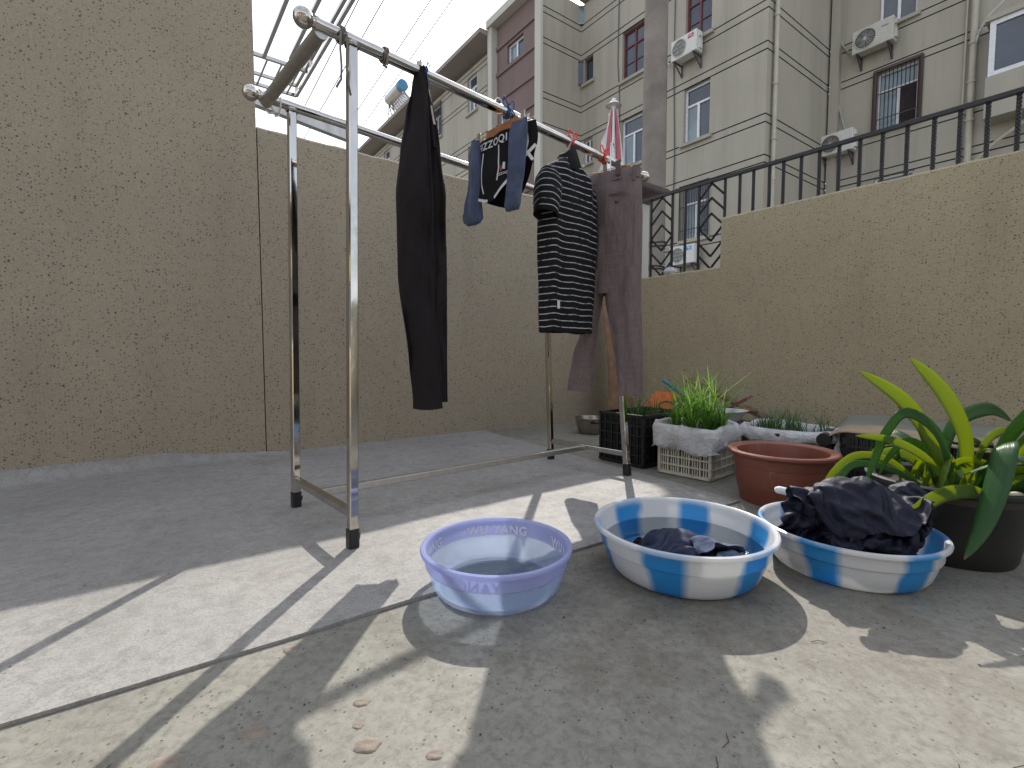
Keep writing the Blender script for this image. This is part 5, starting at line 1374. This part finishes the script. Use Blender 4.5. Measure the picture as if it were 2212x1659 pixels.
# ------------------------------------------------------------------ crates of vegetables
def crate(p, ux, uy, lx, ly, h, mat, label, cols=7, rows_=5, bar=.006, name='crate', slats=True):
    """open lattice crate; p one foot corner, ux/uy directions of its sides"""
    o = empty(name, p, label, 'crate', 'planted crates along the wall')
    sides = ((p, ux, lx, uy), (p + ux * lx, uy, ly, -ux), (p + ux * lx + uy * ly, -ux, lx, -uy), (p + uy * ly, -uy, ly, ux))
    for q, d, L, inw in sides:
        mb = MB(); n_ = max(3, int(round(cols * L / lx)))
        for j in range(rows_ + 1):
            z = .012 + (h - .018) * j / rows_
            wd = bar * (2.0 if j in (0, rows_) else 1.0)
            mb.box(q + d * (L / 2) + UP * z + inw * .006, (L, .012, wd), (d, inw, UP))
        for i in range(n_ + 1):
            x = L * i / n_; wd = bar * (1.8 if i in (0, n_) else 1.0)
            mb.box(q + d * min(max(x, wd / 2), L - wd / 2) + UP * (h / 2) + inw * .0075, (wd, .011, h - .012), (d, inw, UP))
        if slats:
            for i in range(n_):
                for t_ in (.28, .5, .72):
                    mb.box(q + d * (L * (i + t_) / n_) + UP * (h / 2) + inw * .010, (bar * .8, .006, h - .02), (d, inw, UP))
        mb.build('lattice_side', mat, o)
    mb = MB(); mb.box(p + ux * (lx / 2) + uy * (ly / 2) + UP * .008, (lx - .004, ly - .004, .008), (ux, uy, UP)); mb.build('floor', mat, o)
    return o
def soil_in(p, ux, uy, lx, ly, z, label):
    mb = MB(); rings = []
    for j in range(13):
        rings.append([p + ux * (lx * (.05 + .9 * i / 12)) + uy * (ly * (.05 + .9 * j / 12)) + UP * (z + .012 * nz((i * .6, j * .6, z), 1, 3)) for i in range(13)])
    mb.loft(rings, closed=False)
    e = [rings[0][0], rings[0][-1], rings[-1][-1], rings[-1][0]]; lo = [Vector((q.x, q.y, .016)) for q in e]
    mb.add(e + lo, [(0, 1, 5, 4), (1, 2, 6, 5), (2, 3, 7, 6), (3, 0, 4, 7)])
    tag(mb.build('crate_soil', 'soil', origin=p + UP * .016), label, 'soil', kind='stuff')
def sack(p, ux, uy, lx, ly, z, label, drop=.07, seed=0.0, soft=.024):
    """woven sack lining the crate, its mouth folded over the rim"""
    mb = MB(); c = p + ux * (lx / 2) + uy * (ly / 2); N = 160; prof = [(-.030, z - .05, .2), (-.016, z - .01, .5), (-.004, z + .014, .8), (.010, z + .020, 1.0), (.022, z + .004, 1.2), (.026, z - drop * .35, 1.4), (.024, z - drop * .7, 1.5), (.020, z - drop, 1.6), (.016, z - drop + .002, 1.4)]
    rings = []
    for pi, (off, zz, am) in enumerate(prof):
        row = []
        for k in range(N):
            t_ = 4 * k / N; sd = int(t_); f = t_ - sd
            cx_, cy_ = ((-1 + 2 * f, -1), (1, -1 + 2 * f), (1 - 2 * f, 1), (-1, 1 - 2 * f))[sd]
            q = c + ux * (cx_ * (lx / 2)) + uy * (cy_ * (ly / 2))
            on = (ux * cx_ * (1 if abs(cx_) > .98 else .15) + uy * cy_ * (1 if abs(cy_) > .98 else .15)).normalized()
            s_ = k / N * 2 * (lx + ly); w = nz((s_ * 14, zz * 22, 0), 1, seed); w2 = nz((s_ * 36, zz * 40, 4), 1, seed); w3 = nz((s_ * 4, 2, 0), 1, seed + 4)
            rd = abs(nz((s_ * 20 + zz * 30, zz * 12, 8), 1, seed))
            zo = (soft * (w3 * 1.3 + w * .5) * (1 if pi > 1 else .5)) + (drop * .55 * w3 + .02 * w2 if pi >= 6 else 0)
            row.append(q + on * (off + soft * am * (.7 * w + .55 * w2 - .8 * rd + .2)) + UP * (zz + zo))
        rings.append(row)
    mb.loft(rings)
    o = mb.build('sack_liner', 'sack', smooth=True, origin=p + UP * (z - .05))
    return tag(o, label, 'sack', 'white sacks lining the crates')
def blades(name, p, ux, uy, lx, ly, z, n, hmin, hmax, mat, label, seed, lean=.5, wid=.0035, clumps=14):
    rn = random.Random(seed); mb = MB()
    cl = [(rn.uniform(.12, .88), rn.uniform(.15, .85)) for _ in range(clumps)]
    for i in range(n):
        cx_, cy_ = cl[i % clumps]
        b0 = p + ux * (lx * min(.94, max(.06, cx_ + rn.gauss(0, .035)))) + uy * (ly * min(.94, max(.06, cy_ + rn.gauss(0, .035)))) + UP * z
        a = rn.uniform(0, 2 * math.pi); L = rn.uniform(hmin, hmax); ln = lean * rn.uniform(.2, 1.1)
        hd = Vector((math.cos(a), math.sin(a), 0)); sd = Vector((-hd.y, hd.x, 0)); rings = []
        w = wid * rn.uniform(.7, 1.3); dr = rn.uniform(-.1, .45)
        for j in range(7):
            t_ = j / 6
            q = b0 + hd * (L * ln * t_ ** 1.8) + UP * (L * (t_ - dr * t_ ** 3 * ln))
            ww = w * (1 - t_ ** 3 * .9)
            rings.append([q - sd * ww / 2, q + hd * ww * .2, q + sd * ww / 2])
        mb.loft(rings, closed=False)
    return tag(mb.build(name, mat, smooth=True, origin=p + UP * z), label, 'plants', kind='stuff')
# black crate
u1 = Vector((.61, -.79, 0)).normalized(); w1 = Vector((.79, .61, 0)).normalized(); p1_ = Vector((.452, 2.456, 0))
crate(p1_, u1, w1, .282, .36, .255, 'crate_black', 'tall black lattice crate beside the rack leg')
soil_in(p1_, u1, w1, .282, .36, .195, 'soil in the tall black crate')
blades('chives', p1_, u1, w1, .282, .36, .195, 130, .07, .20, 'chive_dull', 'sparse chives growing in the tall black crate', 11, .7, .0035, 10)
# white crate with sack
u2_ = Vector((.669, -.743, 0)).normalized(); w2_ = Vector((.743, .669, 0)).normalized(); p2_ = Vector((.673, 2.182, 0))
cr2 = crate(p2_, u2_, w2_, .254, .245, .205, 'crate_white', 'dirty white lattice crate with a white sack folded over it', 5, 5, .006)
soil_in(p2_, u2_, w2_, .254, .245, .19, 'soil in the dirty white crate')
mb = MB(); mb.box(p2_ + u2_ * .127 + w2_ * .1225 + UP * .10, (.222, .213, .17), (u2_, w2_, UP)); mb.build('inner_sack', 'sack', cr2)
sack(p2_, u2_, w2_, .254, .245, .215, 'white woven sack folded over the rim of the dirty white crate', .085, 2.0)
blades('chives', p2_, u2_, w2_, .254, .245, .205, 300, .07, .30, 'chive', 'bright green chives growing thickly in the white crate', 21, 1.15, .0055, 13)
# low black crate with sack
u3 = Vector((.717, -.697, 0)).normalized(); w3_ = Vector((.697, .717, 0)).normalized(); p3_ = Vector((1.030, 2.118, 0))
cr3 = crate(p3_, u3, w3_, .335, .27, .205, 'crate_black', 'black crate with torn white sack behind the terracotta pot', 9, 4, .008)
soil_in(p3_, u3, w3_, .335, .27, .19, 'soil in the black crate behind the terracotta pot')
mb = MB(); mb.box(p3_ + u3 * .1675 + w3_ * .135 + UP * .10, (.30, .235, .17), (u3, w3_, UP)); mb.build('inner_sack', 'sack', cr3)
sack(p3_ + w3_ * .02, u3, w3_, .335, .25, .212, 'torn white woven sack on the black crate behind the pot', .035, 6.0, .014)
mb = MB(); rings = []
for j in range(16):
    t_ = j / 15; rings.append([p3_ + u3 * (.355 + .02 * nz((t_ * 5, k, 0), 1, 2) + .012 * math.sin(k * 1.1)) - w3_ * (.01 + .02 * nz((t_ * 4, k * .5, 3), 1, 2)) + w3_ * (.02 * k) + UP * (.235 - .215 * t_) for k in range(6)])
mb.loft(rings, closed=False); tag(mb.build('sack_flap', 'sack', smooth=True, origin=p3_ + u3 * .355), 'flap of white sack hanging down between the black crates', 'sack', 'white sacks lining the crates')
blades('chives', p3_, u3, w3_, .335, .27, .205, 260, .05, .12, 'chive_dull', 'short thin chives in the sack-lined black crate', 31, 1.1, .003, 16)
# rear black crate with a sheet on top
u4 = u3; w4 = w3_; p4_ = Vector((1.300, 1.862, 0))
cr4 = crate(p4_, u4, w4, .42, .30, .235, 'crate_black', 'black crate under a brown sheet behind the strap-leaved plant', 9, 5, .011)
mb = MB(); mb.box(p4_ + u4 * .21 + w4 * .15 + UP * .11, (.36, .24, .19), (u4, w4, UP)); mb.build('earth_filling', 'soil', cr4)
mb = MB(); rings = []
for i in range(41):
    x = -.06 + .78 * i / 40; row = []
    for j in range(17):
        y = -.03 + .48 * j / 16
        z = .244 + .012 * math.sin(x * 9 + 1) * (1 - j / 20) + .010 * nz((x * 6, y * 6, 0), 1, 5) + .02 * (j / 16) ** 2
        if x < .02: tt = (.02 - x) / .08; z -= .045 * tt * tt * (1 - j / 22)
        if j < 2: z -= .006 * (2 - j)
        row.append(p4_ + u4 * x + w4 * y + UP * z)
    rings.append(row)
mb.loft(rings, closed=False)
mb.mi = [1 if (k % 16) > 5 + 2 * nz((k / 160, 0, 0), 1, 3) else 0 for k in range(len(mb.f))]
sheet = mb.build('cover_sheet', ['kraft', 'tarp_grey'], smooth=True, origin=p4_ + UP * .24)
sd = sheet.modifiers.new('thick', 'SOLIDIFY'); sd.thickness = .004
tag(sheet, 'brown kraft-coloured sheet lying over the rear black crate', 'sheet')
mb = MB(); mb.tube([p4_ + u4 * -.055 + w4 * -.035 + UP * .205, p4_ + u4 * -.055 + w4 * .10 + UP * .212], .026, 16); tag(mb.build('black_pipe', 'cable', smooth='auto', origin=p4_ + UP * .18), 'end of a black roll under the brown sheet', 'roll')

# ------------------------------------------------------------------ things stored in the corner
# leaning board
bd = empty('leaning_board', (.82, 3.86, 0), 'tall weathered brown board leaning in the corner', 'board')
mb = MB()
out = [(-.15, .0), (.16, .0), (.15, .30), (.115, .52), (.10, .98), (-.06, 1.0), (-.065, .55), (-.10, .28)]
tilt = WN * -.18
mb.poly([Vector((.86, 3.72, .005)) + WU * a + UP * z + tilt * z for a, z in out], .014, WN); mb.build('panel', 'old_wood', bd)
for a, z, s_ in ((-.045, .84, .018), (-.03, .80, .013), (-.05, .46, .015)):
    mb = MB(); c = Vector((.86, 3.72, .005)) + WU * a + UP * z + tilt * z + WN * .0155
    mb.poly([c + WU * (s_ * math.cos(t) * (1 + .3 * math.sin(3 * t))) + UP * (s_ * 1.2 * math.sin(t)) for t in [k * .7 for k in range(9)]], .0015, WN); mb.build('paint_chip', 'mortar', bd)
# saucepan
sc_ = Vector((.545, 3.30, 0))
pn = empty('saucepan', sc_, 'old dented metal saucepan by the foot of the wall', 'pan')
mb = MB(); mb.lathe([(0, .004), (.075, .004), (.082, .012), (.094, .05), (.100, .10), (.106, .112), (.108, .110), (.103, .098), (.094, .05), (.080, .010), (0, .010)], sc_, 40); mb.build('bowl', 'pan', pn, smooth='auto', weld=True)
for sg_ in (-1, 1):
    mb = MB(); mb.tube([sc_ + Vector((sg_ * .020 - .03, -.098 * 1 if sg_ > 0 else .098, .085)), sc_ + Vector((sg_ * .02, -.135 if sg_ > 0 else .135, .09)), sc_ + Vector((sg_ * .02 + .05, -.130 if sg_ > 0 else .13, .09)), sc_ + Vector((.06, -.085 if sg_ > 0 else .085, .085))], .007, 8); mb.build('handle', 'crate_black', pn, smooth=True)
# orange board with dark rings
ob = empty('orange_board', (.95, 3.05, 0), 'broken orange board with dark ring pattern behind the crates', 'board')
oc = Vector((.895, 2.93, .0)); od = Vector((.93, -.36, 0)).normalized(); on_ = Vector((-.36, -.93, 0)).normalized(); ou = (UP * .92 - on_ * .38).normalized()
mb = MB(); mb.poly([oc + od * (a * .85) + ou * (b * .8) for a, b in ((-.20, .0), (.10, .0), (.18, .28), (.10, .30), (.155, .41), (-.02, .42), (-.10, .30), (-.17, .16))], .006, on_); mb.build('panel', 'orange_board', ob)
for c_, rads in (((-.03, .12), (.085, .055)), ((.06, .30), (.05,))):
    for r_ in rads:
        mb = MB(); mb.tube([oc + od * (c_[0] + r_ * math.cos(t)) * .85 + ou * (c_[1] + r_ * math.sin(t) * .8) * .8 + on_ * .0085 for t in [k * .3 for k in range(16 if r_ > .06 else 21)]], .005, 6); mb.build('ring_mark', 'cap_brown', ob)
# wooden boards fallen against the wall
planks = [((1.10, 3.15, .02), (1.36, 2.72, .30), .07, 'reddish plank leaning beyond the chives'), ((1.06, 3.05, .22), (1.50, 2.90, .20), .05, 'flat brown plank lying on the junk pile'), ((1.18, 3.20, .38), (1.62, 2.85, .12), .06, 'topmost reddish plank slanting down the junk pile')]
for a, b, w_, lb in planks:
    mb = MB(); mb.bar(a, b, w_, .016, up=(0, -.3, 1)); tag(mb.build('plank', 'red_wood', origin=Vector((a[0], a[1], 0))), lb, 'plank', 'planks in the corner')
mb = MB(); mb.tube([(.86, 2.72, .40), (1.16, 2.62, .17)], .010, 10); tag(mb.build('blue_stick', 'stick_blue', origin=(1.16, 2.62, .16)), 'teal blue rod propped on the junk behind the black crate', 'rod')
mb = MB(); mb.lathe([(0, .0), (.13, .0), (.17, .05), (.18, .055), (.165, .045), (.125, .008), (0, .008)], (1.14, 2.66, .18), 40, 1.0, .7); tag(mb.build('grey_bowl', 'bowl_grey', smooth='auto', origin=(1.14, 2.66, .18)), 'shallow grey plastic dish on the junk pile', 'dish')
mb = MB(); mb.box((1.14, 2.72, .09), (.34, .26, .175)); tag(mb.build('junk_box', 'cap_brown', origin=(1.14, 2.72, 0)), 'brown box under the grey dish behind the crates', 'box')

# ------------------------------------------------------------------ litter on the ground
rn = random.Random(3)
mb = MB()
for k in range(230):
    x = rn.uniform(-1.6, 1.3); y = rn.uniform(.45, 2.2); z = .0012 if y < .66 + (x + .746) * .678 else .014
    s_ = rn.uniform(.0012, .0042); a = rn.uniform(0, 6.28); e = rn.uniform(.3, .8)
    d = Vector((math.cos(a), math.sin(a), 0)); c = Vector((x, y, z))
    mb.add([c - d * s_, c + Vector((-d.y, d.x, .5)) * s_ * e, c + d * s_, c - Vector((-d.y, d.x, -.2)) * s_ * e], [(0, 1, 2), (0, 2, 3)])
for k in range(6):      # fine twigs
    c = Vector((rn.uniform(-.1, .8), rn.uniform(.5, .9), .002)); a = rn.uniform(0, 3.1)
    mb.tube([c, c + Vector((math.cos(a) * .015, math.sin(a) * .015, .001)), c + Vector((math.cos(a + .4) * .03, math.sin(a + .4) * .03, 0))], .0006, 4)
tag(mb.build('litter', 'litter'), 'dark crumbs, leaf bits and twigs scattered over the yard floor', 'litter', kind='stuff')
blobs = [(-.405, .845, .014, 'upper'), (-.235, .712, .012, ''), (-.20, .63, .018, ''), (-.225, .665, .008, ''), (-.105, .615, .012, ''), (-.075, .545, .022, ''), (-.46, .60, .02, ''), (-.37, .655, .02, '')]
bl = ['dried mortar splat beside the sheet edge, farthest of the row', 'dried mortar lump in front of the lilac basin shadow', 'long dried mortar smear left of centre in the foreground', 'tiny dried mortar dab between two larger splats', 'dried mortar lump in the dark foreground shadow', 'largest crumbly mortar lump at the bottom edge', 'pale round mortar patch at the lower left', 'flat mortar patch beside the post shadow at lower left']
for (x, y, s_, _), lb in zip(blobs, bl):
    mb = MB(); rings = []; N = 22
    for j, (f, z) in enumerate(((1.0, .0004), (.93, .0018), (.7, .0030), (.35, .0034), (.02, .003))):
        rings.append([Vector((x + s_ * f * (1 + .35 * nz((math.cos(k * .286) * 1.5, math.sin(k * .286) * 1.5, x * 9), 1, 3)) * math.cos(2 * math.pi * k / N), y + .8 * s_ * f * (1 + .35 * nz((math.cos(k * .286) * 1.5, math.sin(k * .286) * 1.5, y * 9), 1, 6)) * math.sin(2 * math.pi * k / N), z * (s_ / .018) * (.45 if s_ > .0195 and s_ < .021 else 1) + .0012 * nz((k, j, 0), .9, 4) * (1 if 0 < j < 4 else 0))) for k in range(N)])
    mb.loft(rings); tag(mb.build('mortar_splat', 'mortar', smooth=True, origin=(x, y, 0)), lb, 'mortar', 'mortar splats on the ground')
